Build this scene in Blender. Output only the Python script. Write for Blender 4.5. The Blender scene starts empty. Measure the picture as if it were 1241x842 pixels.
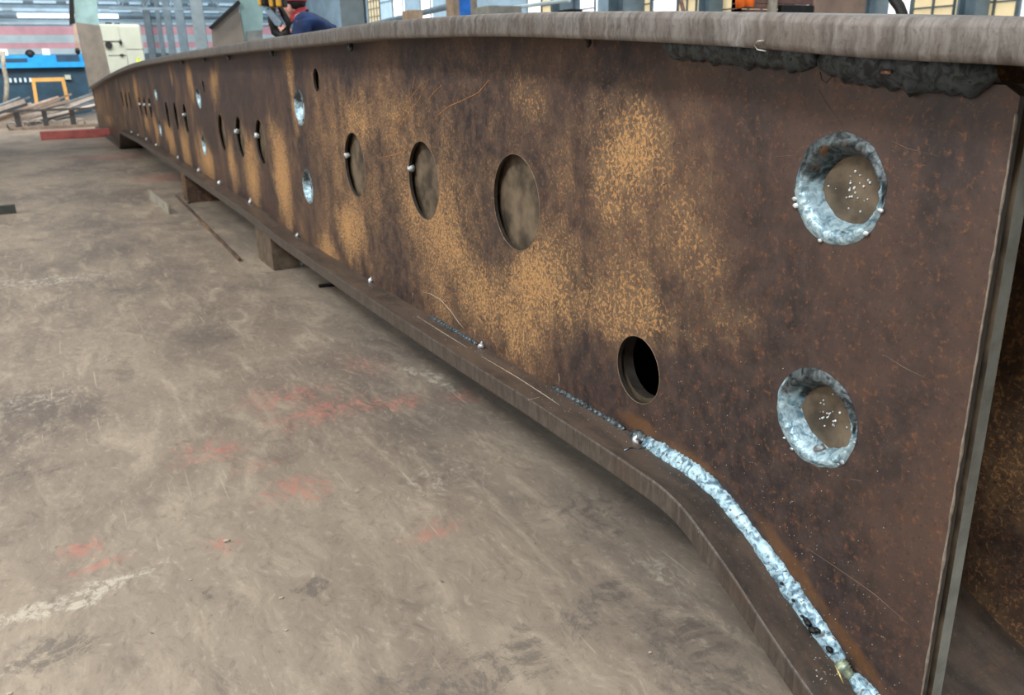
import bpy, bmesh, math, random
from mathutils import Vector, Matrix, noise
random.seed(7)
SC = bpy.context.scene
COL = SC.collection
PI = math.pi

# ------------------------------------------------------------------ camera
F = 1000.0; CX, CY = 620.5, 421.0; CH = 1.10; CD = 1.07          # focal length in pixels, camera height, distance from the web
AX = Vector((0.87902203, -0.17055494, 0.44523172))               # world X seen in (right, down, forward)
AY = Vector((-0.47619137, -0.26762206, 0.83762773))
AZ = Vector((-0.02370772, -0.94830873, -0.31646248))
CAMP = Vector((-CD, 0, CH))
cam_d = bpy.data.cameras.new('camera'); cam = bpy.data.objects.new('camera', cam_d); COL.objects.link(cam)
right = Vector((AX[0], AY[0], AZ[0])); down = Vector((AX[1], AY[1], AZ[1])); fwd = Vector((AX[2], AY[2], AZ[2]))
M = Matrix((right, -down, -fwd)).transposed().to_4x4(); M.translation = CAMP
cam.matrix_world = M
cam_d.sensor_width = 36; cam_d.lens = 36 * F / 1241; cam_d.clip_start = .02; cam_d.clip_end = 300
cam_d.dof.use_dof = True; cam_d.dof.focus_distance = 1.5; cam_d.dof.aperture_fstop = 8
SC.camera = cam

# ------------------------------------------------------------------ world and light
w = bpy.data.worlds.new('world'); SC.world = w; w.use_nodes = True
bg = w.node_tree.nodes['Background']; bg.inputs[0].default_value = (.80, .90, 1.0, 1); bg.inputs[1].default_value = .09
def area(name, loc, target, sx, sy, power, col=(1, 1, 1)):
    l = bpy.data.lights.new(name, 'AREA'); l.shape = 'RECTANGLE'; l.size = sx; l.size_y = sy; l.energy = power; l.color = col
    o = bpy.data.objects.new(name, l); COL.objects.link(o); o.location = loc
    o.rotation_euler = (Vector(target) - Vector(loc)).to_track_quat('-Z', 'Y').to_euler(); return o
area('roof_skylight', (-8.5, 8, 9.5), (-1.5, 8, 0), 1.3, 34, 2500, (1, .97, .92))
area('roof_skylight', (7.5, 14, 11), (7.5, 14, 0), 4, 40, 1100, (1, .98, .95))
area('side_skylight', (-6.5, -1.5, 8.0), (0, 2.0, .6), 5, .8, 900, (.94, .97, 1))
area('end_fill_light', (3.2, -7, 5.5), (.3, 1, .3), 3, 2, 420, (.95, .98, 1))  # added fill from behind the camera, lights the box interior through its open end
area('far_fill_light', (-3, 24, 11), (-1, 40, 1), 18, 6, 4200, (1, .98, .96))  # added fill to brighten the far machines and back wall
SC.view_settings.view_transform = 'Standard'; SC.view_settings.look = 'None'
SC.view_settings.gamma = 1; SC.view_settings.use_curve_mapping = False; SC.view_settings.exposure = 0.08

# ------------------------------------------------------------------ helpers
def ray(x, y):
    r = Vector((x - CX, y - CY, F)); return Vector((r.dot(AX), r.dot(AY), r.dot(AZ)))
def at_x(x, y, px=0.0):
    v = ray(x, y); return CAMP + v * ((px + CD) / v.x)
def at_z(x, y, pz=0.0):
    v = ray(x, y); return CAMP + v * ((pz - CH) / v.z)
def at_y(x, y, py):
    v = ray(x, y); return CAMP + v * (py / v.y)
def lin(c):
    c = c / 255.0; return c / 12.92 if c <= .04045 else ((c + .055) / 1.055) ** 2.4
def rgb(r, g, b): return (lin(r), lin(g), lin(b), 1)

class NT:
    def __init__(s, m):
        s.t = m.node_tree; s.n = s.t.nodes; s.l = s.t.links
    def new(s, k, **kw):
        n = s.n.new(k)
        for a, b in kw.items(): setattr(n, a, b)
        return n
    def put(s, sock, v):
        if v is None: return
        if hasattr(v, 'is_linked'): s.l.new(v, sock)
        else: sock.default_value = v
    def math(s, op, a, b=None, c=None, clamp=False):
        n = s.new('ShaderNodeMath', operation=op, use_clamp=clamp)
        for i, v in enumerate((a, b, c)):
            if v is not None: s.put(n.inputs[i], v)
        return n.outputs[0]
    def noise(s, vec, scale, detail=4, rough=.6, dist=0.0):
        n = s.new('ShaderNodeTexNoise'); s.l.new(vec, n.inputs['Vector'])
        n.inputs['Scale'].default_value = scale; n.inputs['Detail'].default_value = detail
        n.inputs['Roughness'].default_value = rough; n.inputs['Distortion'].default_value = dist
        return n.outputs[0]
    def mapv(s, vec, scale=(1, 1, 1), rot=(0, 0, 0), loc=(0, 0, 0), vt='POINT'):
        n = s.new('ShaderNodeMapping', vector_type=vt); s.l.new(vec, n.inputs[0])
        n.inputs['Location'].default_value = loc; n.inputs['Rotation'].default_value = rot; n.inputs['Scale'].default_value = scale
        return n.outputs[0]
    def ramp(s, v, a, b):                       # smooth 0..1 between a and b
        n = s.new('ShaderNodeMapRange', interpolation_type='SMOOTHSTEP'); s.put(n.inputs[0], v)
        n.inputs[1].default_value = a; n.inputs[2].default_value = b; return n.outputs[0]
    def mix(s, f, a, b):
        n = s.new('ShaderNodeMix', data_type='RGBA'); s.put(n.inputs[0], f); s.put(n.inputs[6], a); s.put(n.inputs[7], b)
        return n.outputs[2]
    def coord(s): return s.new('ShaderNodeTexCoord').outputs['Object']
    def warp(s, vec, scale, amt, detail=2):
        n = s.new('ShaderNodeTexNoise'); s.l.new(vec, n.inputs['Vector']); n.inputs['Scale'].default_value = scale; n.inputs['Detail'].default_value = detail
        a = s.new('ShaderNodeVectorMath', operation='SUBTRACT'); s.l.new(n.outputs[1], a.inputs[0]); a.inputs[1].default_value = (.5, .5, .5)
        b = s.new('ShaderNodeVectorMath', operation='SCALE'); s.l.new(a.outputs[0], b.inputs[0]); b.inputs[3].default_value = amt
        c = s.new('ShaderNodeVectorMath', operation='ADD'); s.l.new(vec, c.inputs[0]); s.l.new(b.outputs[0], c.inputs[1])
        return c.outputs[0]
    def blob(s, vec, c, r, rot=(0, 0, 0)):      # soft ellipsoid mask
        v = s.mapv(vec, r, rot, c, 'TEXTURE')
        g = s.new('ShaderNodeTexGradient', gradient_type='SPHERICAL'); s.l.new(v, g.inputs[0]); return g.outputs['Fac']
    def blobs(s, vec, L, gain=1.6):
        acc = None
        for c, r, rot, st in L:
            b = s.math('MULTIPLY', s.blob(vec, c, r, rot), st * gain)
            acc = b if acc is None else s.math('MAXIMUM', acc, b)
        return acc
    def bump(s, h, strength=.3, dist=.002):
        n = s.new('ShaderNodeBump'); s.l.new(h, n.inputs['Height']); n.inputs['Strength'].default_value = strength
        n.inputs['Distance'].default_value = dist; return n.outputs[0]
def newmat(name):
    m = bpy.data.materials.new(name); m.use_nodes = True; t = NT(m); b = t.n['Principled BSDF']; return m, t, b
def simple(name, c, rough=.6, metal=0.0, var=.15, scale=8, emit=0, bump=0.0):
    m, t, b = newmat(name); co = t.coord(); n = t.noise(co, scale, 4)
    d = tuple(v * (1 - var * 1.6) for v in c[:3]) + (1,); l = tuple(min(1, v * (1 + var)) for v in c[:3]) + (1,)
    t.put(b.inputs['Base Color'], t.mix(t.ramp(n, .3, .7), d, l))
    b.inputs['Roughness'].default_value = rough; b.inputs['Metallic'].default_value = metal
    if emit:
        b.inputs['Emission Color'].default_value = c; b.inputs['Emission Strength'].default_value = emit
    if bump: t.put(b.inputs['Normal'], t.bump(t.noise(co, scale * 8, 4), bump))
    return m

def mk(name, V, Fc, mat, parent=None, smooth=False, mi=None, origin=None):
    me = bpy.data.meshes.new(name)
    if origin is not None: V = [Vector(v) - Vector(origin) for v in V]
    me.from_pydata([tuple(v) for v in V], [], Fc)
    for m_ in (mat if isinstance(mat, (list, tuple)) else [mat]): me.materials.append(m_)
    if mi: me.polygons.foreach_set('material_index', mi)
    if smooth: me.polygons.foreach_set('use_smooth', [True] * len(me.polygons))
    bm = bmesh.new(); bm.from_mesh(me); bmesh.ops.recalc_face_normals(bm, faces=bm.faces); bm.to_mesh(me); bm.free()
    me.update()
    o = bpy.data.objects.new(name, me); COL.objects.link(o)
    if origin is not None: o.location = origin
    if parent is not None:
        o.parent = parent
        if origin is not None: o.location = Vector(origin) - parent.location if not parent.rotation_euler[2] else origin
    return o
def empty(name, loc=(0, 0, 0), rz=0.0):
    o = bpy.data.objects.new(name, None); COL.objects.link(o); o.location = loc; o.rotation_euler = (0, 0, rz); o.empty_display_size = .1; return o
def tag(o, label=None, cat=None, group=None, kind=None):
    if label: o['label'] = label
    if cat: o['category'] = cat
    if group: o['group'] = group
    if kind: o['kind'] = kind
    return o
class MB:
    def __init__(s): s.V = []; s.F = []
    def add(s, V, Fc):
        b = len(s.V); s.V += [Vector(v) for v in V]; s.F += [tuple(i + b for i in f) for f in Fc]; return s
    def box(s, a, b, mat=None):
        (x0, y0, z0), (x1, y1, z1) = a, b
        V = [Vector(p) for p in ((x0, y0, z0), (x1, y0, z0), (x1, y1, z0), (x0, y1, z0), (x0, y0, z1), (x1, y0, z1), (x1, y1, z1), (x0, y1, z1))]
        if mat: V = [mat @ v for v in V]
        return s.add(V, [(0, 3, 2, 1), (4, 5, 6, 7), (0, 1, 5, 4), (1, 2, 6, 5), (2, 3, 7, 6), (3, 0, 4, 7)])
    def prism(s, P, off):                                        # polygon P (3d) extruded by off
        n = len(P); off = Vector(off); V = [Vector(p) for p in P] + [Vector(p) + off for p in P]
        Fc = [tuple(range(n)), tuple(range(2 * n - 1, n - 1, -1))] + [(i, (i + 1) % n, (i + 1) % n + n, i + n) for i in range(n)]
        return s.add(V, Fc)
    def tube(s, P, r, n=10, cap=True):
        P = [Vector(p) for p in P]; R = r if isinstance(r, (list, tuple)) else [r] * len(P); V = []; Fc = []
        for i, p in enumerate(P):
            t = (P[min(i + 1, len(P) - 1)] - P[max(i - 1, 0)]).normalized()
            u = t.cross(Vector((0.13, 0.21, 1))).normalized(); v = t.cross(u)
            for k in range(n):
                a = 2 * PI * k / n; V.append(p + (u * math.cos(a) + v * math.sin(a)) * R[i])
        for i in range(len(P) - 1):
            for k in range(n): Fc.append((i * n + k, i * n + (k + 1) % n, (i + 1) * n + (k + 1) % n, (i + 1) * n + k))
        if cap: Fc += [tuple(range(n - 1, -1, -1)), tuple(range((len(P) - 1) * n, len(P) * n))]
        return s.add(V, Fc)
    def ball(s, c, r, nu=8, nv=6, sc=(1, 1, 1), wob=0.0):
        c = Vector(c); V = [c + Vector((0, 0, r * sc[2]))]; Fc = []
        for i in range(1, nv):
            for j in range(nu):
                a = PI * i / nv; b = 2 * PI * j / nu
                d = Vector((math.sin(a) * math.cos(b) * sc[0], math.sin(a) * math.sin(b) * sc[1], math.cos(a) * sc[2]))
                k = 1 + wob * noise.noise((c + d * r) * (1.3 / r)); V.append(c + d * r * k)
        V.append(c - Vector((0, 0, r * sc[2])))
        for j in range(nu): Fc.append((0, 1 + j, 1 + (j + 1) % nu))
        for i in range(nv - 2):
            for j in range(nu): Fc.append((1 + i * nu + j, 1 + (i + 1) * nu + j, 1 + (i + 1) * nu + (j + 1) % nu, 1 + i * nu + (j + 1) % nu))
        l = len(V) - 1; b0 = 1 + (nv - 2) * nu
        for j in range(nu): Fc.append((l, b0 + (j + 1) % nu, b0 + j))
        return s.add(V, Fc)
    def build(s, name, mat, parent=None, smooth=False, origin=None):
        return mk(name, s.V, s.F, mat, parent, smooth, None, origin)
def bevel(o, w_=.003, seg=2):
    m = o.modifiers.new('bevel', 'BEVEL'); m.width = w_; m.segments = seg; m.limit_method = 'ANGLE'; return o
def interp(T, y):                                                # Catmull-Rom through (y, z) table
    if y <= T[0][0]:
        (a, b), (c, d) = T[0], T[1]; return b + (d - b) * (y - a) / (c - a)
    if y >= T[-1][0]:
        (a, b), (c, d) = T[-2], T[-1]; return d + (d - b) * (y - c) / (c - a)
    for i in range(len(T) - 1):
        if T[i][0] <= y <= T[i + 1][0]:
            y0, z0 = T[i]; y1, z1 = T[i + 1]; h = y1 - y0; u = (y - y0) / h
            m0 = (z1 - T[i - 1][1]) / (y1 - T[i - 1][0]) if i > 0 else (z1 - z0) / h
            m1 = (T[i + 2][1] - z0) / (T[i + 2][0] - y0) if i + 2 < len(T) else (z1 - z0) / h
            return (2*u**3-3*u**2+1)*z0 + (u**3-2*u**2+u)*h*m0 + (-2*u**3+3*u**2)*z1 + (u**3-u**2)*h*m1

# ------------------------------------------------------------------ materials
def px_blob(x, y, rx, ry, st, px=0.0, ang=0.0):
    c = at_x(x, y, px); a = at_x(x - rx, y, px); b = at_x(x + rx, y, px); t = at_x(x, y - ry, px); u = at_x(x, y + ry, px)
    return ((px, (a.y + b.y) / 2, c.z), (.5, abs(a.y - b.y) / 2, abs(t.z - u.z) / 2), (ang, 0, 0), st)
def rust_material(name, patches, seed=0.0, bright=1.0, tint=True, general=.42):
    m, t, b = newmat(name); co0 = t.coord(); co = t.mapv(co0, loc=(seed, seed, seed)) if seed else co0
    wv = t.warp(t.warp(co0, 2.6, .42, 4), 14, .07, 4)
    patch = t.blobs(wv, patches, 1.25) if patches else 0.0
    big = t.noise(t.mapv(co, (1, 1.1, .75)), 2.3, 5, .62)
    mid = t.noise(co, 22, 5, .65)
    fine = t.noise(t.warp(co, 50, .02), 112, 4, .62)
    grit = t.noise(co, 420, 2, .6)
    # dark mill scale, violet brown to grey
    base = t.mix(t.ramp(mid, .3, .72), rgb(40, 35, 36), rgb(76, 62, 58))
    base = t.mix(t.ramp(big, .38, .72), base, rgb(90, 69, 59))
    red = t.noise(t.mapv(co, loc=(3, 7, 1)), 34, 4, .7)
    base = t.mix(t.math('MULTIPLY', t.ramp(red, .50, .68), .6), base, rgb(98, 68, 54))
    red2 = t.noise(t.mapv(co, loc=(1, 2, 8)), 95, 3, .7)
    base = t.mix(t.math('MULTIPLY', t.math('MULTIPLY', t.ramp(red2, .55, .64), t.ramp(red, .38, .6)), .75), base, rgb(120, 84, 60))
    # ochre rust
    amt = t.math('ADD', patch, t.math('MULTIPLY', t.math('SUBTRACT', big, .5), 1.9)) if patches else t.math('ADD', t.math('MULTIPLY', t.math('SUBTRACT', big, .5), 1.6), .35)
    if patches:     # the end of the plate kept its dark mill scale
        amt = t.math('SUBTRACT', amt, t.math('MULTIPLY', t.ramp(t.blob(wv, (0, .55, .62), (.9, .95, .95)), .1, .6), .30))
    film = t.math('MULTIPLY', t.ramp(t.math('ADD', amt, t.math('MULTIPLY', t.math('SUBTRACT', mid, .5), .5)), .0, 1.15), .82)
    c = t.mix(film, base, t.mix(t.ramp(mid, .35, .65), rgb(126, 102, 76), rgb(158, 128, 90)))
    sp = t.ramp(t.math('ADD', fine, t.math('MULTIPLY', amt, .16)), .60, .68)
    sp = t.math('MULTIPLY', sp, t.ramp(t.math('ADD', amt, t.math('MULTIPLY', mid, .8)), .28, .85))
    c = t.mix(t.math('MULTIPLY', sp, .75), c, t.mix(t.ramp(amt, .1, .75), rgb(124, 84, 60), t.mix(t.ramp(grit, .4, .6), rgb(186, 128, 76), rgb(220, 174, 114))))
    dk = t.ramp(t.noise(t.mapv(co, loc=(5, 1, 9)), 110, 3, .65), .56, .66)
    c = t.mix(t.math('MULTIPLY', dk, .6), c, rgb(62, 48, 43))
    wh = t.ramp(t.noise(t.mapv(co, loc=(9, 3, 2)), 260, 1, .5), .74, .79)
    c = t.mix(t.math('MULTIPLY', wh, .45), c, rgb(150, 146, 140))
    if tint:      # heat tint stains beside the fresh welds
        hb = [((0, 1.40, .325), (.4, .12, .035), (0, 0, 0), 1.), ((0, 1.22, .315), (.4, .17, .03), (0, 0, 0), .9), ((0, .93, .222), (.4, .20, .028), (.52, 0, 0), 1.),
              ((0, .78, .135), (.4, .16, .028), (.52, 0, 0), .9)]
        hm = t.blobs(t.warp(co0, 30, .02), hb, 1.5)
        c = t.mix(t.math('MULTIPLY', t.ramp(hm, .2, 1.1), .5), c, rgb(128, 88, 48))
        ring = [((0, .913, .913), (.3, .13, .13), (0, 0, 0), 1), ((0, .91, .525), (.3, .13, .13), (0, 0, 0), 1)]
        c = t.mix(t.math('MULTIPLY', t.ramp(t.blobs(t.warp(co0, 24, .03), ring, 1.4), .25, .75), .55), c, rgb(78, 66, 66))
    if bright != 1.0: 
        h = t.new('ShaderNodeHueSaturation'); h.inputs['Value'].default_value = bright; t.put(h.inputs['Color'], c); c = h.outputs[0]
    t.put(b.inputs['Base Color'], c)
    t.put(b.inputs['Roughness'], t.math('ADD', t.math('MULTIPLY', film, .25), t.math('ADD', t.math('MULTIPLY', mid, .25), .36)))
    b.inputs['Metallic'].default_value = .12; b.inputs['Specular IOR Level'].default_value = .45
    hgt = t.math('ADD', t.math('MULTIPLY', fine, .6), t.math('MULTIPLY', sp, .5))
    t.put(b.inputs['Normal'], t.bump(hgt, .45, .0012))
    return m
patches = [px_blob(*p) for p in (
    (770, 175, 75, 105, .85), (700, 350, 150, 110, .80), (610, 360, 90, 110, .95), (560, 290, 60, 110, .75), (820, 390, 120, 90, .62), (900, 395, 80, 85, .5),
    (655, 130, 50, 60, .45), (500, 130, 75, 60, .5), (433, 150, 36, 80, .70), (428, 285, 26, 75, 1.25), (355, 120, 9, 85, .95), (340, 200, 16, 90, 1.15), (400, 330, 30, 50, .9),
    (307, 210, 16, 66, 1.1), (262, 110, 8, 40, .9), (282, 190, 9, 55, .9), (250, 190, 13, 45, 1.1), (225, 180, 8, 36, 1.05), (205, 165, 8, 28, 1.05), (190, 155, 6, 24, 1), (178, 150, 5, 20, 1), (165, 110, 4, 34, .9), (150, 120, 4, 36, .8),
    (133, 145, 9, 14, .9), (120, 130, 3, 30, .6), (232, 100, 5, 30, .8), (208, 95, 3, 25, .8), (530, 420, 90, 60, .5), (640, 290, 260, 300, .55), (240, 150, 150, 150, .62), (870, 330, 110, 130, .35), (480, 220, 160, 190, .4))]
M_web = rust_material('rusty_mill_scale', patches)
M_in = rust_material('rusty_inner_plate', None, 4.0, .92, tint=False)
M_back = simple('dull_brown_backing_plate', rgb(106, 92, 74), .62, .15, .4, 12, bump=.25)
M_weboff = rust_material('orange_rust_plate', None, 11.0, 1.15, tint=False)

def steel_edge(name, c1, c2, c3, stri=(1, 55, 5)):
    m, t, b = newmat(name); co = t.coord()
    s1 = t.noise(t.warp(t.mapv(co, stri), 3, .3), 3.0, 5, .68, .5); s2 = t.noise(co, 9, 5, .6); s3 = t.noise(co, 120, 3, .6)
    c = t.mix(t.ramp(s1, .32, .7), c1, c2); c = t.mix(t.math('MULTIPLY', t.ramp(s2, .45, .75), .7), c, c3)
    c = t.mix(t.math('MULTIPLY', t.ramp(s3, .55, .7), .35), c, rgb(70, 60, 54))
    t.put(b.inputs['Base Color'], c); b.inputs['Metallic'].default_value = .35; b.inputs['Roughness'].default_value = .48
    t.put(b.inputs['Normal'], t.bump(t.math('ADD', s1, t.math('MULTIPLY', s3, .3)), .5, .003)); return m
M_topf = steel_edge('flame_cut_steel', rgb(94, 87, 81), rgb(140, 135, 130), rgb(112, 99, 90), (1, 16, 4))
M_bote = steel_edge('flame_cut_brown_edge', rgb(76, 69, 63), rgb(106, 97, 88), rgb(94, 77, 65), (1, 20, 4))
def flange_top_mat():
    m, t, b = newmat('brown_flange_face'); co = t.coord()
    a = t.noise(t.mapv(co, (3, .6, 3)), 5, 5, .65); f_ = t.noise(co, 160, 3, .6); g = t.noise(co, 14, 4, .65)
    c = t.mix(t.ramp(a, .35, .68), rgb(68, 61, 56), rgb(100, 86, 75)); c = t.mix(t.math('MULTIPLY', t.ramp(g, .5, .75), .7), c, rgb(112, 90, 72))
    c = t.mix(t.math('MULTIPLY', t.ramp(f_, .6, .7), .5), c, rgb(128, 112, 96))
    t.put(b.inputs['Base Color'], c); b.inputs['Metallic'].default_value = .2; t.put(b.inputs['Roughness'], t.math('ADD', t.math('MULTIPLY', g, .25), .33))
    t.put(b.inputs['Normal'], t.bump(f_, .3, .0015)); return m
M_botf = flange_top_mat()
def weld_mat(name, c1, c2, metal=.55, rough=.34, dark=rgb(40, 36, 34)):
    m, t, b = newmat(name); co = t.coord(); n = t.noise(co, 55, 4, .6, 1.0); k = t.noise(co, 33, 3, .6, .6)
    c = t.mix(t.ramp(n, .36, .6), c1, c2); k2 = t.noise(t.mapv(co, loc=(3, 3, 3)), 110, 2, .5); c = t.mix(t.ramp(k, .66, .74), c, dark); c = t.mix(t.ramp(k2, .66, .70), c, dark)
    t.put(b.inputs['Base Color'], c); b.inputs['Metallic'].default_value = metal; b.inputs['Roughness'].default_value = rough
    t.put(b.inputs['Normal'], t.bump(n, .35, .003)); return m
M_weld = weld_mat('fresh_blue_white_weld', rgb(78, 108, 124), rgb(178, 210, 222), .25, .42, rgb(104, 84, 74))
M_wdark = weld_mat('grey_weld_metal', rgb(38, 42, 44), rgb(98, 108, 112), .5, .36)
M_wblack = weld_mat('dark_slag_weld', rgb(40, 44, 47), rgb(78, 86, 90), .3, .5, rgb(22, 24, 27))
m, t, b = newmat('plug_weld_metal'); co = t.coord(); n = t.noise(co, 55, 4, .6, 1.2); k = t.noise(co, 30, 3, .6, .8)
at_ = t.new('ShaderNodeAttribute', attribute_name='tone').outputs['Fac']
cl = t.mix(t.ramp(k, .62, .7), t.mix(t.ramp(n, .3, .65), rgb(104, 136, 152), rgb(196, 222, 230)), rgb(112, 92, 80)); cd = t.mix(t.ramp(n, .35, .65), rgb(34, 38, 40), rgb(98, 108, 110)); cd = t.mix(t.ramp(k, .6, .72), cd, rgb(104, 68, 40))
t.put(b.inputs['Base Color'], t.mix(at_, cl, cd)); b.inputs['Metallic'].default_value = .4; b.inputs['Roughness'].default_value = .44; t.put(b.inputs['Normal'], t.bump(n, .5, .003)); M_plug = m
M_tack = weld_mat('white_tack_weld', rgb(160, 168, 170), rgb(232, 236, 234), .3, .35)
M_chalk = simple('pale_scratch', rgb(186, 172, 152), .8, 0, .1)
M_ochre = simple('ochre_scratch', rgb(205, 145, 80), .8, 0, .2, 120)
M_black = simple('black_steel', rgb(34, 33, 32), .55, .3, .3, 20)
M_wire = simple('bright_wire', rgb(200, 198, 188), .35, .6, .1)
M_strip = simple('pale_plate_edge', rgb(140, 142, 134), .5, .4, .16, 18, bump=.3)

# ------------------------------------------------------------------ floor
fb = lambda x, y, rx, ry, st, ang=0: (tuple(at_z(x, y)), (rx, ry, .5), (0, 0, ang), st)
m, t, b = newmat('worn_shop_floor'); co = t.coord(); wp = t.warp(t.warp(co, 2.0, .35, 5), 11, .14, 5)
n1 = t.noise(t.mapv(co, (1, .55, 1), (0, 0, .5)), 1.3, 6, .62, .4); n2 = t.noise(t.mapv(co, (1, .3, 1), (0, 0, .9)), 9, 6, .7, .8); n3 = t.noise(t.warp(co, 5, .2), 26, 7, .75); n4 = t.noise(co, 220, 2)
c = t.mix(t.ramp(n1, .3, .7), rgb(112, 101, 92), rgb(156, 142, 125))
c = t.mix(t.math('MULTIPLY', t.ramp(n2, .45, .75), .55), c, rgb(186, 172, 150))
c = t.mix(t.math('MULTIPLY', t.ramp(t.noise(t.mapv(co, (1, .4, 1), (0, 0, .8), (4, 4, 0)), 4.5, 6, .72, 1.0), .54, .72), .55), c, rgb(96, 87, 80))
c = t.mix(t.math('MULTIPLY', t.ramp(n3, .56, .74), .6), c, rgb(92, 84, 77))
n5 = t.noise(t.mapv(t.warp(co, 8, .12), (1, .28, 1), (0, 0, .85)), 60, 6, .75)
c = t.mix(t.math('MULTIPLY', t.ramp(n5, .52, .72), .38), c, rgb(204, 192, 170)); c = t.mix(t.math('MULTIPLY', t.ramp(n5, .48, .30), .45), c, rgb(98, 88, 80))
brk = t.math('MULTIPLY', t.ramp(n3, .36, .62), t.math('ADD', t.ramp(n5, .36, .60), .25))
reds = t.blobs(wp, [fb(95, 665, .09, .07, .9), fb(125, 685, .13, .05, .75, .3), fb(275, 645, .09, .07, .8), fb(350, 590, .12, .12, .7), fb(245, 545, .2, .16, .55), fb(395, 500, .30, .22, .65), fb(470, 490, .2, .12, .7), fb(520, 640, .13, .07, .6), fb(560, 480, .16, .12, .6),
                    fb(350, 480, .25, .2, .55), fb(140, 190, .9, .6, .9), fb(95, 192, .5, .35, .9), fb(200, 215, .5, .7, .8), fb(440, 440, .2, .3, .45), fb(300, 560, .2, .1, .4)], 1.5)
c = t.mix(t.math('MULTIPLY', t.ramp(t.math('MULTIPLY', reds, t.math('ADD', brk, .12)), .08, .9), .55), c, rgb(192, 118, 104))
wht = t.blobs(wp, [fb(110, 722, .28, .045, 1, .28), fb(60, 738, .3, .05, .9, .2), fb(510, 460, .05, .33, .8, .25), fb(60, 340, .6, .3, .6), fb(540, 580, .3, .18, .35), fb(800, 700, .1, .2, .5), fb(50, 485, .3, .25, .4)], 1.5)
c = t.mix(t.math('MULTIPLY', t.ramp(t.math('MULTIPLY', wht, t.math('ADD', brk, .05)), .1, .9), .6), c, rgb(208, 200, 182))
dks = t.blobs(wp, [fb(60, 785, .14, .07, 1, .3), fb(380, 708, .05, .03, 1.2), fb(275, 707, .04, .05, .7), fb(740, 740, .28, .1, .8, .4), fb(600, 800, .4, .2, .6), fb(50, 575, .22, .05, .7), fb(720, 620, .3, .25, .55), fb(160, 352, .25, .15, .7), fb(255, 410, .3, .08, .5), fb(840, 800, .2, .3, .7), fb(110, 240, 1.0, .8, .5)], 1.5)
c = t.mix(t.math('MULTIPLY', t.ramp(t.math('MULTIPLY', dks, t.math('ADD', brk, .1)), .12, .8), .6), c, rgb(84, 78, 74))
c = t.mix(t.math('MULTIPLY', t.ramp(n4, .7, .76), .6), c, rgb(216, 208, 190))
pit = t.noise(t.mapv(t.warp(co, 20, .03), (1, .45, 1), (0, 0, .9)), 26, 4, .75)
c = t.mix(t.math('MULTIPLY', t.ramp(pit, .68, .74), .7), c, rgb(76, 68, 62))
for ang_, sc_, lc_ in ((.55, 7, 3.0), (-.5, 9, 8.0), (1.2, 6, 5.0)):       # long fine scratches dragged across the plates
    sn = t.noise(t.mapv(co, (1, .035, 1), (0, 0, ang_), (lc_, lc_, 0)), sc_ * 9, 2, .5)
    c = t.mix(t.math('MULTIPLY', t.ramp(sn, .70, .76), .4), c, rgb(196, 184, 162))
t.put(b.inputs['Base Color'], c); t.put(b.inputs['Roughness'], t.math('ADD', t.math('MULTIPLY', n2, .35), .34)); b.inputs['Specular IOR Level'].default_value = .5
t.put(b.inputs['Normal'], t.bump(t.math('ADD', n5, t.math('MULTIPLY', n4, .15)), .35, .003))
fl = MB().box((-16, -8, -.1), (13, 56, 0)).build('floor', m); tag(fl, kind='structure')

# ------------------------------------------------------------------ hall walls
M_blueg = simple('blue_grey_cladding', rgb(156, 186, 206), .6, 0, .12, 1.5)
M_redb = simple('hazed_red_cladding', rgb(240, 184, 198), .6, 0, .10, 1.0)  # red paled: distant haze is put into the cladding colours
M_pale = simple('pale_blue_cladding', rgb(208, 232, 242), .6, 0, .10, 1.0)
M_steel = simple('blue_grey_steel', rgb(104, 124, 136), .5, .1, .15, 3)
M_col = simple('grey_painted_steel', rgb(104, 118, 124), .5, .1, .12, 3)
def lit(name, c, e, scale=3):
    m, t, b = newmat(name); n = t.noise(t.coord(), scale, 3); cc = t.mix(t.ramp(n, .3, .7), c, tuple(v * .86 for v in c[:3]) + (1,))
    t.put(b.inputs['Base Color'], cc); t.put(b.inputs['Emission Color'], cc); b.inputs['Emission Strength'].default_value = e; b.inputs['Roughness'].default_value = .25; return m
M_winw = lit('daylit_white_glass', (1, 1, 1, 1), 1.1)
M_winy = lit('daylit_cream_glass', rgb(228, 210, 168), .55)
M_winb = lit('daylit_blue_glass', rgb(176, 206, 226), .5)
YB = 50.0
wb = MB().box((-16, YB, 0), (13, YB + .3, 12)).build('wall_back', M_blueg); tag(wb, kind='structure')
zb = lambda y: at_y(40, y, YB).z
for (ya, yb2, mm) in ((42.5, 32, M_redb), (52, 42.5, M_pale), (59, 52, M_redb), (66, 59, M_pale), (200, 66, M_steel)):
    MB().box((-16, YB - .09, max(0, zb(ya))), (13, YB - .002, zb(yb2))).build('cladding_band', mm, wb)
for k in range(14):     # horizontal ribs of the upper cladding
    MB().box((-16, YB - .10, zb(30) + k * .32), (13, YB - .002, zb(30) + k * .32 + .12)).build('cladding_rib', M_steel if k % 2 else M_pale, wb)
n_ = 0
for row, (ya, yb2) in enumerate(((4.2, .8), (14, 10.2))):
    for k in range(13):
        x0 = -6.6 + k * 1.45 + row * .5
        n_ += 1; o = MB().box((x0, YB - .16, zb(ya)), (x0 + 1.0, YB - .10, zb(yb2))).build('window_%d' % n_, M_winb, None); tag(o, kind='structure')
n_ += 1; o = MB().box((at_y(21, 20, YB).x, YB - .22, zb(22)), (at_y(143, 20, YB).x, YB - .10, zb(16.5))).build('window_%d' % n_, M_winw); tag(o, kind='structure')
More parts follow.
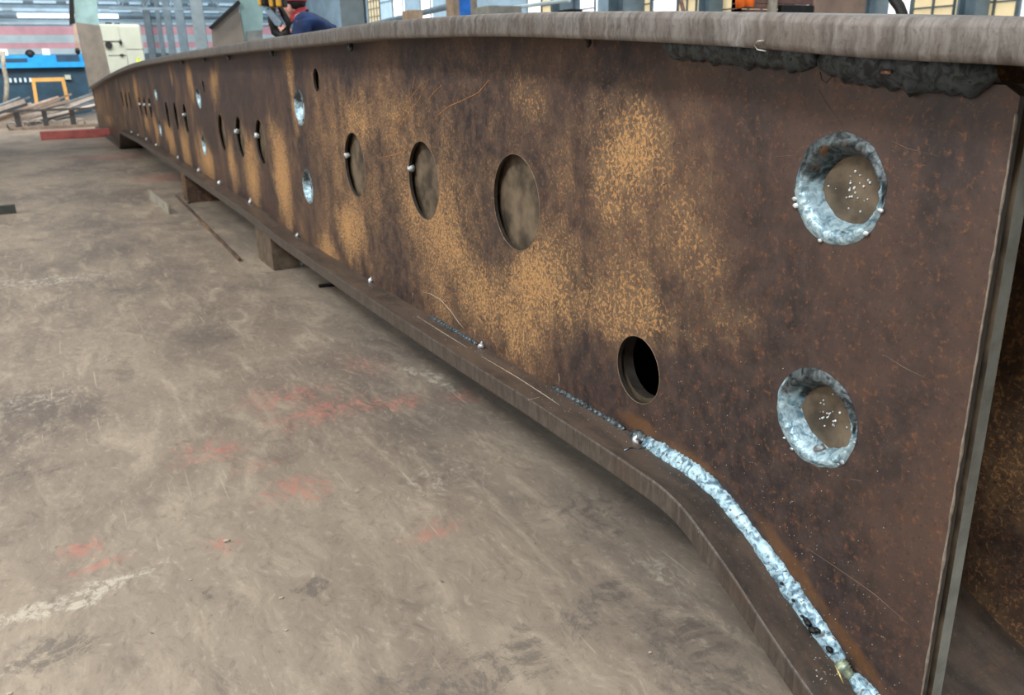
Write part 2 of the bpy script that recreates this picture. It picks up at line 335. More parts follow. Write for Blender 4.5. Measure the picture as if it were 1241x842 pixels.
# right wall with daylit windows
XR = 11.0
wr = MB().box((XR, -6, 0), (XR + .3, YB, 12)).build('wall_right', M_blueg); tag(wr, kind='structure')
def wall_px(x0, x1, mat, name, depth=.06, z0=1.3, z1=6.2):
    a = at_x(x0, 8, XR); c2 = at_x(x1, 8, XR)
    return MB().box((XR - depth, c2.y, z0), (XR - .001, a.y, z1)).build(name, mat)
spec = [(448, 462, 'y'), (462, 478, 'b'), (478, 490, 'w'), (512, 524, 'w'), (545, 552, 'w'), (642, 659, 'w'), (659, 671, 'y'), (680, 688, 'y'), (705, 724, 'w'), (762, 792, 'y'), (794, 824, 'w'), (825, 847, 'y'), (862, 893, 'y'), (895, 960, 'y'), (965, 1045, 'w'),
        (1062, 1108, 'w'), (1110, 1160, 'y'), (1182, 1236, 'y'), (1240, 1290, 'w'), (1296, 1350, 'y')]
for x0, x1, k in spec:
    n_ += 1; wdw = wall_px(x0, x1, {'w': M_winw, 'y': M_winy, 'b': M_winb}[k], 'window_%d' % n_, .05); tag(wdw, kind='structure')
    ya, yb2 = at_x(x1, 8, XR).y, at_x(x0, 8, XR).y
    # frame and glazing bars standing proud of the panes
    f_ = MB(); nb = max(1, int((yb2 - ya) / .28)) if k == 'y' else 1
    for j in range(nb + 1):
        yy = ya + (yb2 - ya) * j / nb; f_.box((XR - .09, yy - .012, 1.3), (XR - .05, yy + .012, 6.2))
    for j in range(18 if k == 'y' else 5):
        zz = 1.3 + j * (4.9 / (17 if k == 'y' else 4)); f_.box((XR - .085, ya, zz - .012), (XR - .05, yb2, zz + .012))
    f_.build('glazing_bars', M_steel if k != 'y' else M_col, wdw)
nt = 0
def hcol(name, c, w_, mat, z1=9, rz=0.0):
    s = w_ / 2; q = MB(); q.box((-s, -s, 0), (s, -s + .03, z1)).box((-s, s - .03, 0), (s, s, z1)).box((-.02, -s + .03, 0), (.02, s - .03, z1))
    o = q.build(name, mat); o.location = (c[0], c[1], 0); o.rotation_euler = (0, 0, rz); return o
for i, (x0, x1) in enumerate(((671, 680), (743, 762), (848, 860), (1047, 1060), (1162, 1181))):
    a, c2 = at_x(x0, 8, XR - .5), at_x(x1, 8, XR - .5)
    o = hcol('steel_column', (XR - .35, (a.y + c2.y) / 2), abs(a.y - c2.y) * .8 + .1, M_steel, 7)
    tag(o, ('blue-grey steel column by the cream panes, leftmost of five along the window wall', 'blue-grey steel column second from left along the window wall, wide', 'dark blue-grey steel column in the middle of the window wall, left of the orange cloth', 'blue-grey steel column just right of the brown plates, against the window wall',
            'blue-grey steel column rightmost along the window wall, above the girder end')[i], 'column', 'columns along the window wall')
# row of building columns, receding
def at_col(x, X): a = at_x(x, 20, X); return a
labs = ['wide pale steel column, nearest of the slim row right of the cream machine', 'steel column second in the row right of the cream machine', 'steel column third in the row right of the cream machine', 'steel column furthest left in the row right of the cream machine', 'slim steel column directly beside the cream machine', 'large plain grey steel column right of the worker']
for i, (x0, x1) in enumerate(((233, 247), (213, 223), (199, 207), (189, 194), (174, 182), (415, 443))):
    a, c2 = at_x(x0, 20, 4.2), at_x(x1, 20, 4.2); cc = at_x((x0 + x1) / 2, 20, 4.2)
    dist = (cc - CAMP).dot(fwd); wd = (x1 - x0) / F * dist
    o = hcol('building_column', (cc.x, cc.y), wd * .98, M_col if i in (5, 0) else M_steel, 9, -.45 if i == 5 else -.2); tag(o, labs[i], 'column', 'building columns')
# crane girder with lattice crossing high behind
lg = empty('lattice_girder', (2.4, 34, 3.5)); tag(lg, 'blue-grey lattice girder on the columns behind the cream machine', 'truss')
for zz in (0, .8): MB().box((-1.0, -.05, zz), (3.0, .05, zz + .09)).build('chord', M_steel, lg)
for k in range(10):
    x0 = -1.0 + k * .4; P0 = Vector((x0, 0, .05 if k % 2 else .8)); P1 = Vector((x0 + .4, 0, .8 if k % 2 else .05)); MB().tube([P0, P1], .025, 6).build('diagonal', M_steel, lg)
# horizontal rail and brace in front of the right windows
rb = MB().tube([at_x(442, 32, 9.5), at_x(560, 4, 9.5)], .09, 8).build('diagonal_brace', M_steel); tag(rb, 'blue-grey sloping steel brace across the windows right of the large grey column', 'brace')
rb = MB().tube([at_x(594, 13, 7.0), at_x(690, 0, 7.0)], .035, 8).build('pale_handrail', M_pale); tag(rb, 'pale sloping bar above the middle of the girder top', 'bar')

# ------------------------------------------------------------------ THE GIRDER
Z0 = .06
TOPB = [(-.4, .955), (.3, 1.005), (.586, 1.032), (.798, 1.046), (1.042, 1.068), (1.391, 1.093), (1.85, 1.12), (2.215, 1.135), (2.753, 1.152), (3.548, 1.161), (4.29, 1.17), (5.676, 1.182), (8.142, 1.197), (11.563, 1.190), (15.685, 1.111), (19.5, 1.005), (24.0, .88)]
TOPB = [(y, z + Z0) for y, z in TOPB]
BOTT = [(.60, .030), (.70, .052), (.80, .098), (.90, .155), (.98, .205), (1.05, .240), (1.12, .275), (1.20, .290), (1.40, .293), (1.742, .293), (2.22, .285), (3.265, .282), (4.452, .290), (5.4, .325), (6.6, .336), (7.762, .348), (9.073, .360), (12.355, .376), (15.30, .350), (15.42, .335), (16.05, .062), (16.2, .052), (24.0, .050)]  # top face of the bottom flange
# the bottom flange edge lies a bit lower than a flat plate would: plate thickness 50 mm
YE, YF = .645, 24.0
top_z = lambda y: interp(TOPB, y)
def bot_raw(y):
    for i in range(len(BOTT) - 1):
        if BOTT[i][0] <= y <= BOTT[i + 1][0]:
            a, b_ = BOTT[i], BOTT[i + 1]; u = (y - a[0]) / (b_[0] - a[0]); return a[1] + (b_[1] - a[1]) * u
    return BOTT[0][1] if y < BOTT[0][0] else BOTT[-1][1]
def bot_z(y):
    h = .03 if y < 14.5 else .02
    return sum(bot_raw(y + h * k / 3) for k in range(-3, 4)) / 7
def samples(y0, y1):
    L = [y0]; y = y0
    while y < y1 - 1e-6:
        y = min(y1, y + (.02 if y < 1.5 else .06 if y < 5 else .2)); L.append(y)
    extra = [p[0] for p in BOTT if y0 < p[0] < y1]
    return sorted(set(L + extra))
GX0, GX1, W2 = -.10, .49, .37
gird = empty('box_girder', (0, 0, 0)); tag(gird, 'long rusty brown steel box girder with round cut-outs and fresh white welds, propped on blocks', 'girder')

def sweep(name, ys, zt, zb_, mat, edge_mat, wob=0.0, b1=1.0, sm=True):
    V = []; Fc = []; mi = []
    bv = .004
    for y in ys:
        wx = GX0 + (wob * noise.noise(Vector((0, y * 9, 3))) if wob else 0); wz = wob * noise.noise(Vector((5, y * 12, 1))) if wob else 0
        a, c2 = zt(y) + wz, zb_(y) + wz * .5
        tt = a - c2
        V += [(wx + .012 * b1, y, a), (wx + .004 * b1, y, a - .005 * b1), (wx, y, a - .013 * b1), (wx + .0025 * b1, y, a - tt * .5), (wx, y, c2 + .011 * b1), (wx + .004 * b1, y, c2 + .002 * b1), (wx + .007 * b1, y, c2), (GX1, y, c2), (GX1, y, a)]
    n = len(ys); K = 9
    for i in range(n - 1):
        for k in range(K):
            Fc.append((i*K+k, i*K+(k+1) % K, (i+1)*K+(k+1) % K, (i+1)*K+k)); mi.append(1 if k <= 5 else 0)
    Fc += [tuple(range(K-1, -1, -1)), tuple(range((n-1)*K, n*K))]; mi += [1, 1]
    o = mk(name, V, Fc, [mat, edge_mat], gird, sm, mi); return o
sweep('top_flange', samples(-.35, YF), lambda y: top_z(y) + .052, top_z, M_topf, M_topf, .0006)
BF = sweep('bottom_flange', samples(.60, YF), lambda y: bot_z(y), lambda y: bot_z(y) - (.05 if y < 15 else .048), M_botf, M_bote, .0005, .3, False)

BIG = [1.971, 2.619, 3.349, 5.102, 5.712, 6.367, 8.12, 8.76, 9.417, 10.98, 11.58, 12.21, 13.6, 14.3, 15.0]
BIGZ = [.704, .700, .693, .684, .681, .675, .716, .712, .708, .740, .732, .728, .778, .778, .779]
HOLES = [(y, z + Z0, .129 if i < 9 else .12) for i, (y, z) in enumerate(zip(BIG, BIGZ))]
PLUG = [(.908, .853), (.908, .465), (4.135, .905), (4.125, .526), (7.203, .908), (7.27, .533), (10.16, .921), (10.25, .54)]
PLUG = [(y, z + Z0) for y, z in PLUG]; RP = .083
SMALL = [(1.411, .396 + Z0, .078), (3.80, 1.027 + Z0, .05), (6.9, .99 + Z0, .05)]
def plate(name, x0, x1, outline, holes, mat, parent, edge=None):
    cu = bpy.data.curves.new('c', 'CURVE'); cu.dimensions = '2D'; cu.fill_mode = 'BOTH'; cu.extrude = (x1 - x0) / 2
    def sp(P):
        s = cu.splines.new('POLY'); s.points.add(len(P) - 1); s.use_cyclic_u = True
        for i, (u, v) in enumerate(P): s.points[i].co = (u, v, 0, 1)
    sp(outline)
    for y, z, r in holes:
        n = 56 if y < 4.5 else 28
        sp([(y + (r + .0012 * noise.noise(Vector((math.cos(2*PI*k/n) * 4, math.sin(2*PI*k/n) * 4, y * 5)))) * math.cos(2*PI*k/n), z + r * math.sin(2*PI*k/n)) for k in range(n)])
    ob = bpy.data.objects.new('tmp', cu); COL.objects.link(ob); dg = bpy.context.evaluated_depsgraph_get(); dg.update()
    me = bpy.data.meshes.new_from_object(ob.evaluated_get(dg)); bpy.data.objects.remove(ob); bpy.data.curves.remove(cu)
    xm = (x0 + x1) / 2
    for v in me.vertices: v.co = (v.co.z + xm, v.co.x, v.co.y)
    bm = bmesh.new(); bm.from_mesh(me); bmesh.ops.remove_doubles(bm, verts=bm.verts, dist=1e-5); bmesh.ops.recalc_face_normals(bm, faces=bm.faces); bm.to_mesh(me); bm.free()
    me.materials.clear(); me.materials.append(mat); me.materials.append(edge or mat)
    for p in me.polygons: p.use_smooth = False; p.material_index = 0 if abs(p.normal.x) > .7 else 1
    if name == 'backing_plate':
        me.materials.append(M_cut)
        for p in me.polygons:
            if p.material_index == 1 and any((p.center.y - y)**2 + (p.center.z - z)**2 < (r + .012)**2 for y, z, r in holes): p.material_index = 2
    me.name = name; o = bpy.data.objects.new(name, me); COL.objects.link(o); o.parent = parent; return o
def outline(y0, y1, notch=True, botoff=0.0):
    ys = samples(y0, y1); P = [(y, bot_z(y) + botoff) for y in ys]
    T = []
    for y in reversed(ys):
        z = top_z(y)
        if notch and y < .72: z -= .028 + (.012 if y < .66 else 0)
        T.append((y, z))
    return P + T
M_cut = simple('dark_cut_edge', rgb(66, 60, 54), .5, .3, .2, 40, bump=.3)
M_endedge = simple('worn_grey_plate_edge', rgb(116, 112, 108), .5, .4, .2, 30, bump=.3)
WEB = o = plate('web_plate', 0, .011, outline(YE, YF - .4), HOLES + [(y, z, RP) for y, z in PLUG] + SMALL, M_web, gird, M_cut)
o['label'] = 'rusty outer web plate with ochre patches'
o = plate('backing_plate', .026, .052, outline(YE, YF - .5, True, .002), [(1.424, .396 + Z0, .075)] + [(y, z, r * .8) for y, z, r in HOLES[9:]] + SMALL[1:], M_back, gird, M_strip)
o['label'] = 'dull brown inner plate with pale cut edge behind the outer web'
o = plate('far_web_plate', W2, W2 + .012, outline(YE - .02, YF - .4, False), [], M_weboff, gird, M_cut)
o['label'] = 'orange-brown web plate on the far side'
for y in (1.9, 4.9, 7.9, 10.9, 13.9, 17, 20):                      # inner diaphragms, seen through the open end
    MB().box((.053, y, bot_z(y) + .004), (W2 - .001, y + .012, top_z(y) - .001)).build('diaphragm', M_in, gird)
MB().box((-.03, YF - .4, .05), (W2 + .05, YF - .38, top_z(YF - .4) - .001)).build('end_plate', M_topf, gird)
# pale edge line, ragged, along the near end of the outer web
q = MB(); P = []; R = []
z = bot_z(.65) + .01
while z < 1.04:
    P.append((.0008, YE + .001 + .0012 * noise.noise(Vector((z * 40, 1, 0))), z)); R.append(.0016 + .0022 * max(0, noise.noise(Vector((z * 22, 5, 2))))); z += .006
q.tube(P, R, 6).build('burr', simple('pale_burr', rgb(150, 138, 124), .5, .3, .2, 60), WEB, True)

# hole rims left by the torch
M_rim = simple('pale_hole_rim', rgb(132, 110, 88), .6, .2, .2, 60)
for y, z, r in HOLES[:9] + SMALL:
    n = 48; V = []; Fc = []
    for k in range(n):
        a = 2*PI*k/n; w1 = .0012 + .0012 * abs(noise.noise(Vector((math.cos(a)*3, math.sin(a)*3, y))))
        for rr, xx in ((r + w1, -.0001), (r + w1 * .4, -.0014), (r - .0003, -.0002)): V.append((xx, y + rr * math.cos(a), z + rr * math.sin(a)))
    for k in range(n):
        for j in range(2): Fc.append((k*3+j, ((k+1) % n)*3+j, ((k+1) % n)*3+j+1, k*3+j+1))
    mk('hole_rim', V, Fc, M_rim, WEB, True)

# plug welds: a fat irregular fillet ring inside the hole, backing disc showing in the middle
def plug_weld(y, z, seed, n=96, m_=14):
    V = []; Fc = []; mi = []; near = y < 2
    if not near: n, m_ = 40, 8
    for k in range(n):
        a = 2*PI*k/n                     # a=0 is toward +y (left in view), pi/2 up
        lft = .5 + .5 * math.cos(a - .35)
        wobb = noise.noise(Vector((math.cos(a) * 2.2, math.sin(a) * 2.2, seed)))
        wid = .012 + .020 * lft + .012 * max(0, -math.sin(a)) + .009 * max(0, math.sin(a)) + .006 * wobb
        rout = RP + .004 + .005 * max(0, wobb) + (.004 if math.sin(a) < -.1 else 0) * abs(noise.noise(Vector((a * 3, seed, 0))))
        for j in range(m_):
            u = j / (m_ - 1); rr = rout - u * (wid + .003)
            bulge = math.sin(PI * min(1, u * 1.05)) * .007
            xx = -.0005 - bulge * (1 - u * .4) + .027 * max(0, (u - .45) / .55) ** 1.6
            rip = .0042 * noise.noise(Vector((a * 9 + u * 3, u * 4, seed * 3))) * math.sin(PI * u)
            rip += .0018 * math.sin(a * 34 + 5 * (u - .5) ** 2 * 8 + 2 * wobb) * math.sin(PI * u) * (1 if math.sin(a) < .2 else .35)
            V.append((xx + rip, y + rr * math.cos(a), z + rr * math.sin(a)))
    for k in range(n):
        a = 2*PI*(k + .5)/n; deg = math.degrees(a) % 360
        for j in range(m_ - 1):
            Fc.append((k*m_+j, k*m_+j+1, ((k+1) % n)*m_+j+1, ((k+1) % n)*m_+j))
            lim = noise.noise(Vector((j * .6, seed, 2))) * 14
            mi.append(0)
    o = mk('plug_weld', V, Fc, M_plug, gird, True)
    ca = o.data.attributes.new('tone', 'FLOAT', 'POINT')     # upper arc darker, the shade on its inner side painted into the tone
    for k in range(n):
        deg = math.degrees(2*PI*k/n)
        for j in range(m_):
            d1 = deg + noise.noise(Vector((j * .35, k * .08, seed))) * 22; lo, hi = (4, 184) if seed < 1.5 else (22, 178)
            ca.data[k * m_ + j].value = max(0, min(1, (d1 - lo) / 9)) * max(0, min(1, (hi - d1) / 9))
    # drips and spatter balls
    q = MB(); R_ = random.Random(int(seed * 10))
    for k in range(26 if near else 5):
        a = R_.uniform(0, 2*PI); rr = abs(R_.gauss(0, .026))
        q.ball((.0255, y - .008 + rr * math.cos(a), z + rr * math.sin(a)), R_.uniform(.0010, .0026), 6, 4)
    for k in range(5 if near else 1):
        a = R_.uniform(PI, 2*PI); q.ball((-.004, y + (RP + .004) * math.cos(a), z + (RP + .004) * math.sin(a)), R_.uniform(.002, .006), 8, 6, (.6, 1.3, .9), .5)
    tag(q.build('spatter', M_tack if near else M_weld, o, True), kind='stuff')
for i, (y, z) in enumerate(PLUG): plug_weld(y, z, i + 1.0)

# beads
def bead(name, P, R, mat, dirn=Vector((-1, 0, .9)), ripple=.10, pitch=.010, nseg=16, step=.0025, seed=0, flat=.62):
    P = [Vector(p) for p in P]; L = [0]
    for i in range(1, len(P)): L.append(L[-1] + (P[i] - P[i-1]).length)
    N = max(4, int(L[-1] / step)); V = []; Fc = []; dirn = dirn.normalized()
    def samp(s):
        for i in range(1, len(P)):
            if s <= L[i] or i == len(P) - 1:
                u = (s - L[i-1]) / (L[i] - L[i-1]); return P[i-1].lerp(P[i], u), R[i-1] * (1-u) + R[i] * u
    for i in range(N + 1):
        s = L[-1] * i / N; c, r = samp(s); c1, _ = samp(min(L[-1], s + .01)); c0, _ = samp(max(0, s - .01)); t_ = (c1 - c0).normalized()
        u = t_.cross(dirn).normalized(); v = u.cross(t_).normalized()
        if v.dot(dirn) < 0: v = -v
        endf = min(1, min(s, L[-1] - s) / (r * .8 + 1e-6)); endf = math.sqrt(max(.02, 1 - (1 - endf) ** 2))
        wr = 1 + .30 * noise.noise(Vector((s * 38, seed, 0)))
        for k in range(nseg):
            a = 2*PI*k/nseg; ca, sa = math.cos(a), math.sin(a)
            chev = math.sin(2*PI * (s + abs(ca) * r * .9) / pitch + noise.noise(Vector((s * 30, seed, 5))) * 2.5)
            rr = r * endf * wr * (1 + ripple * chev + .12 * noise.noise(Vector((s * 50, ca * 1.4, sa * 1.4 + seed))))
            V.append(c + u * ca * rr + v * sa * rr * flat)
    for i in range(N):
        for k in range(nseg): Fc.append((i*nseg+k, i*nseg+(k+1) % nseg, (i+1)*nseg+(k+1) % nseg, (i+1)*nseg+k))
    Fc += [tuple(range(nseg)), tuple(range((N+1)*nseg-1, N*nseg-1, -1))]
    return mk(name, V, Fc, mat, gird, True)
J = lambda y, dx=-.006, dz=.004: (dx, y, bot_z(y) + dz)
bead('weld_bead', [J(y) for y in (1.375, 1.34, 1.30, 1.25, 1.20, 1.14, 1.08, 1.03)], [.014, .020, .024, .026, .026, .025, .022, .016], M_weld, ripple=.10, pitch=.013, seed=1, flat=.5)
bead('weld_bead', [J(y) for y in (1.045, 1.0, .95, .90, .86, .83, .805, .79)], [.016, .022, .025, .026, .025, .023, .020, .012], M_weld, ripple=.10, pitch=.014, seed=4, flat=.5)
bead('weld_bead', [J(y) for y in (.772, .75, .72, .69, .66, .64)], [.012, .022, .027, .027, .024, .018], M_weld, ripple=.10, pitch=.014, seed=7, flat=.5)
o = bead('weld_start', [J(1.425), J(1.40), J(1.365)], [.010, .019, .014], M_wdark, ripple=.06, pitch=.02, seed=9, flat=.8); o['label'] = 'dark silver weld start blob'
bead('weld_start', [J(1.41, -.012), J(1.39, -.014), J(1.372, -.012)], [.006, .014, .009], M_tack, ripple=.05, seed=11)
# twisted greenish stub between two beads, and pits
M_stub = simple('greenish_weld_stub', rgb(150, 162, 140), .4, .5, .2, 60)
bead('weld_stub', [J(.80), J(.785, -.012), J(.765, -.008)], [.009, .012, .009], M_stub, ripple=.2, pitch=.006, seed=13)
q = MB()
for y, dx, dz, r in ((.868, -.020, .010, .0045), (.860, -.022, .012, .006), (.848, -.022, .012, .007), (.842, -.018, .018, .005), (.812, -.018, .014, .006), (.875, -.021, .008, .003), (.90, -.020, .012, .003), (.93, -.020, .012, .003)):
    q.ball((dx, y, bot_z(y) + dz), r, 8, 6, (1, 1.3, .8), .3)
tag(q.build('slag_pit', M_black, gird, True), 'black pits in the weld', None, None, 'stuff')
# grey ground patches and slag beads along the joint
for ya, yb2, sd in ((2.62, 2.24, 20), (1.78, 1.45, 23)):
    n = 9; bead('slag_bead', [J(ya + (yb2 - ya) * k / n, -.004, .003) for k in range(n + 1)], [.006 + .009 * abs(noise.noise(Vector((k * .9, sd, 0)))) for k in range(n + 1)], M_wdark, ripple=.25, pitch=.02, seed=sd, flat=.45)
# thick dark bead under the top flange
def T(y, dx=-.006, dz=-.012): return (dx, y, top_z(y) + dz)
bead('upper_weld_bead', [T(y) for y in (1.345, 1.30, 1.22, 1.14, 1.06, 1.0, .965)], [.016, .024, .025, .027, .027, .026, .014], M_wblack, Vector((-1, 0, -.9)), .08, .03, 14, .004, 31, .75)
bead('upper_weld_bead', [T(y, -.008, -.016) for y in (.96, .92, .86, .80, .75, .70, .675)], [.014, .028, .032, .034, .034, .030, .014], M_wblack, Vector((-1, 0, -.9)), .08, .03, 14, .004, 35, .75)
MB().tube([at_x(1069, 87, -.036), at_x(1080, 87.5, -.036)], .0032, 7).build('weld_wire_stub', simple('copper_stub', rgb(176, 140, 120), .4, .5), gird, True)
# tacks at the bottom joint
for px_, py_ in ((160, 162), (168, 166), (178, 171), (190, 178), (216, 192), (241, 206), (266, 222), (303, 241), (360, 281), (449, 339), (583, 418)):
    c2 = at_x(px_, py_ + 2, -.008); y = c2.y; s = .017 if y > 5 else .012
    q = MB(); h = s * 1.7; zb0 = bot_z(y)
    q.ball((-.008, y, zb0 + s * .45), s, 9, 7, (.8, 1.0, .9), .45); q.ball((-.004, y + s * .2, zb0 + s * 1.1), s * .55, 7, 6, (.6, .8, 1.3), .3)
    q.build('tack_weld', M_tack, gird, True)
for px_, py_ in ((1157 / 1241 * 0 + 720, 54), (430, 59), (333, 63), (250, 71), (280, 68), (223, 73)):      # tacks at the top joint, half hidden by the flange
    c2 = at_x(px_, py_, 0); y = c2.y; s = .02 if y > 3 else .014
    MB().ball((-.016, y, top_z(y) - s * .55), s * .75, 9, 7, (.8, .7, 1.25), .25).build('tack_weld', M_cut if y < 2 else M_wdark, gird, True)
# tacks inside the cut-outs, on their far edge
for i in (0, 1, 2, 3, 4, 6, 9, 10, 11):
    y, z, r = HOLES[i]
    if i == 0: continue
    s = .015 if i < 3 else .022
    MB().ball((.010, y + r * .985, z + .03), s, 10, 7, (.9, .8, .8), .4).build('tack_weld', M_tack, gird, True)
# chalk marks and scratches (thin raised lines lying on the plates)
def line(name, P, w_, mat):
    MB().tube(P, [w_ * .6] + [w_] * (len(P) - 2) + [w_ * .4], 5).build(name, mat, BF if P[0].x < -.01 else WEB, True)
def bl(px_, py_): # on the upper face of the bottom flange
    p = at_x(px_, py_, -.06); zz = bot_z(p.y)
    for _ in range(6): p = at_z(px_, py_, zz); zz = bot_z(p.y)
    return Vector((p.x, p.y, zz + .0004))
line('chalk_mark', [bl(*p) for p in ((505, 383), (540, 405), (566, 421))], .0011, M_chalk)
line('chalk_mark', [bl(*p) for p in ((584, 432), (625, 456), (662, 480), (678, 491))], .0011, M_chalk)
line('chalk_mark', [bl(*p) for p in ((640, 485), (662, 479))], .0011, M_chalk)
wl = lambda L: [at_x(a, b_, -.0004) for a, b_ in L]
line('chalk_mark', wl(((513, 354), (522, 356), (535, 364), (547, 378), (556, 391), (563, 399))), .0010, M_chalk)
line('chalk_mark', wl(((574, 398), (576, 404), (576, 412))), .0010, M_chalk)
line('chalk_mark', wl(((677, 452), (678, 460), (677, 468))), .0010, M_chalk)
line('chalk_mark', wl(((500, 355), (500, 365))), .0010, M_chalk)
for L in (((520, 95), (508, 120), (490, 145), (474, 165), (465, 190)), ((512, 100), (498, 118), (483, 140), (470, 158)), ((535, 103), (524, 114), (515, 130)), ((594, 95), (580, 112), (560, 122), (545, 128), (530, 140), (525, 148)), ((458, 192), (480, 187), (494, 182)), ((503, 92), (500, 105), (498, 115))):
    line('scratch', wl(L), .0008, M_ochre)
for L in (((760, 70), (756, 88), (753, 104)), ((780, 90), (784, 104)), ((846, 98), (850, 110)), ((884, 114), (888, 140)), ((992, 108), (1004, 130), (1020, 150)), ((1078, 170), (1100, 180), (1140, 190)), ((1072, 430), (1095, 445), (1130, 462)), ((978, 664), (1020, 692), (1060, 720), (1112, 766)), ((898, 142), (906, 148)), ((797, 150), (820, 160)), ((940, 190), (965, 188)), ((902, 502), (915, 510)), ((1030, 580), (1045, 583))):
    line('scratch', wl(L), .0006, simple('grey_scratch', rgb(120, 104, 92), .7) if L[0][0] == 760 else bpy.data.materials['grey_scratch'])
# bits of bent wire caught on the flange and web
for L, px2 in ((((926, 49), (918, 50), (914, 55), (918, 60), (928, 62)), -.103), (((994, 87), (996, 97), (1001, 100), (1006, 96), (1008, 91)), -.02), (((1028, 84), (1033, 89), (1031, 95), (1026, 99)), -.02)):
    P = [at_x(a, b_, px2) for a, b_ in L]; MB().tube(P, .0011 if px2 < -.1 else .0009, 6).build('wire_offcut', M_wire if px2 < -.1 else M_cut, gird, True)
# spatter over the web and flange
q = MB(); R_ = random.Random(3)
for k in range(230):
    y = R_.uniform(.66, 1.4); zlo = bot_z(y); z = zlo + abs(R_.gauss(0, .16)) + .01
    if z > 1.0 or any((y - a)**2 + (z - b_)**2 < (r + .01)**2 for a, b_, r in SMALL + [(p[0], p[1], RP) for p in PLUG]): continue
    q.ball((-.0004, y, z), R_.uniform(.0004, .0013), 5, 4)
for k in range(260):
    y = R_.uniform(.68, 2.7); q.ball((-abs(R_.gauss(.0, .03)) - .01, y, bot_z(y) + .0003), R_.uniform(.0004, .0013), 5, 4)
for k in range(22): # spatter cluster
    p = bl(R_.uniform(985, 1022), R_.uniform(790, 828)); q.ball(p, R_.uniform(.0006, .002), 5, 4)
tag(q.build('spatter', simple('spatter', rgb(168, 164, 156), .4, .4), gird, True), 'tiny bright weld spatter', None, None, 'stuff')
M_gold = simple('gold_spatter', rgb(206, 190, 130), .35, .5)
MB().tube([bl(998, 780), bl(1004, 788), bl(1009, 798)], .0016, 6).build('wire_offcut', M_gold, gird, True)
MB().tube([bl(1012, 806), bl(1017, 816), bl(1022, 828)], [.0008, .0022, .0006], 6).build('wire_offcut', M_gold, gird, True)
MB().tube([bl(756, 546), bl(765, 543), bl(774, 544), bl(784, 542)], [.003, .0022, .002, .003], 6).build('wire_offcut', M_wdark, gird, True)

# ------------------------------------------------------------------ props under the girder
M_blk = rust_material('brown_block_steel', None, 21.0, 1.0, tint=False)
def gbot(y): return bot_z(y) - .05
def place_hollow(name, x0, x1, y0, y1, h, th, mat, label, cat, rz=0):
    e = empty(name, ((x0 + x1) / 2, (y0 + y1) / 2, 0), rz); a, b_ = (x1 - x0) / 2, (y1 - y0) / 2
    MB().box((-a, -b_, 0), (-a + th, b_, h)).build('side_plate', mat, e); MB().box((a - th, -b_, 0), (a, b_, h)).build('side_plate', mat, e)
    MB().box((-a + th, -b_, 0), (a - th, -b_ + th, h)).build('front_plate', mat, e); MB().box((-a + th, b_ - th, 0), (a - th, b_, h)).build('rear_plate', mat, e)
    tag(e, label, cat); return e
c1 = at_z(332, 328); c0 = at_z(312, 314); c2 = at_z(352, 325)
yb_ = c1.y + .12
e = place_hollow('support_block', c1.x, c1.x + .16, c1.y, c1.y + .42, gbot(c1.y + .05) - .0005, .02, simple('block_steel', rgb(112, 98, 82), .6, .2, .25, 14, bump=.3), 'brown-grey steel box block standing under the girder, nearer of two', 'block')
MB().ball((.088, -.205, .02), .010, 7, 5).build('tack_weld', M_tack, e, True)
c1 = at_z(231, 246)
e = empty('channel_support', (c1.x, c1.y, 0)); h = gbot(c1.y) - .0005
tag(e, 'dark rusty channel section propping the girder, farther support with a white tack', 'block')
MB().box((0, 0, 0), (.40, .016, h)).build('web', M_blk, e); MB().box((-.016, 0, 0), (0, .30, h)).build('flange', M_blk, e); MB().box((.40, 0, 0), (.416, .30, h)).build('flange', M_blk, e)
MB().ball((-.012, -.012, h - .02), .022, 9, 7, (1, 1, .8), .4).build('tack_weld', M_tack, e, True)
MB().ball((-.02, -.03, .015), .016, 8, 6, (1, 1, .8), .4).build('tack_weld', M_wdark, e, True)
# rod leaning out on the floor
a, b_ = at_z(220, 238), at_z(291, 317)
a.z = b_.z = .0125; a += Vector((-.05, 0, 0))
q = MB().tube([a, a.lerp(b_, .3) + Vector((.004, 0, 0)), a.lerp(b_, .62), b_], .011, 8)
q.build('thin_rod', M_blk).select_set(False); tag(bpy.data.objects['thin_rod'], 'thin dark rusty rod lying on the floor between the two supports', 'rod')
# angle offcut
a = at_z(205, 260); b2 = at_z(181, 241); d_ = (b2 - a).normalized(); nrm = Vector((-d_.y, d_.x, 0)); L_ = (b2 - a).length
M_pg = simple('pale_grey_offcut', rgb(160, 154, 140), .7, .1, .15, 12)
o = MB().prism([Vector((0, 0, 0)), nrm * -.06, nrm * -.06 + Vector((0, 0, .008)), nrm * -.008 + Vector((0, 0, .008)), nrm * -.008 + Vector((0, 0, .09)), Vector((0, 0, .09))], d_ * L_).build('angle_offcut', M_pg); o.location = (a.x, a.y, .0005); tag(o, 'short pale grey steel angle offcut standing on the floor left of the far support', 'offcut')
# black square tube at the left edge
a = at_z(20, 258.5); c2 = at_z(-25, 259); d_ = (c2 - a); L_ = .75; d_ = Vector((-1, -.03, 0)).normalized(); n2_ = Vector((-d_.y, d_.x, 0)) * -1
e = empty('square_tube', (a.x, a.y, 0), math.atan2(d_.y, d_.x)); tag(e, 'short black square steel tube lying on the floor at the left edge', 'tube')
s = .075; th = .006
for p0, p1 in (((0, -s, 0), (L_, 0, th)), ((0, -s, s - th), (L_, 0, s)), ((0, -s, th), (L_, -s + th, s - th)), ((0, -th, th), (L_, 0, s - th))): MB().box(p0, p1).build('tube_wall', simple('dark_green_grey', rgb(72, 76, 70), .5, .3) if 'dark_green_grey' not in bpy.data.materials else bpy.data.materials['dark_green_grey'], e)
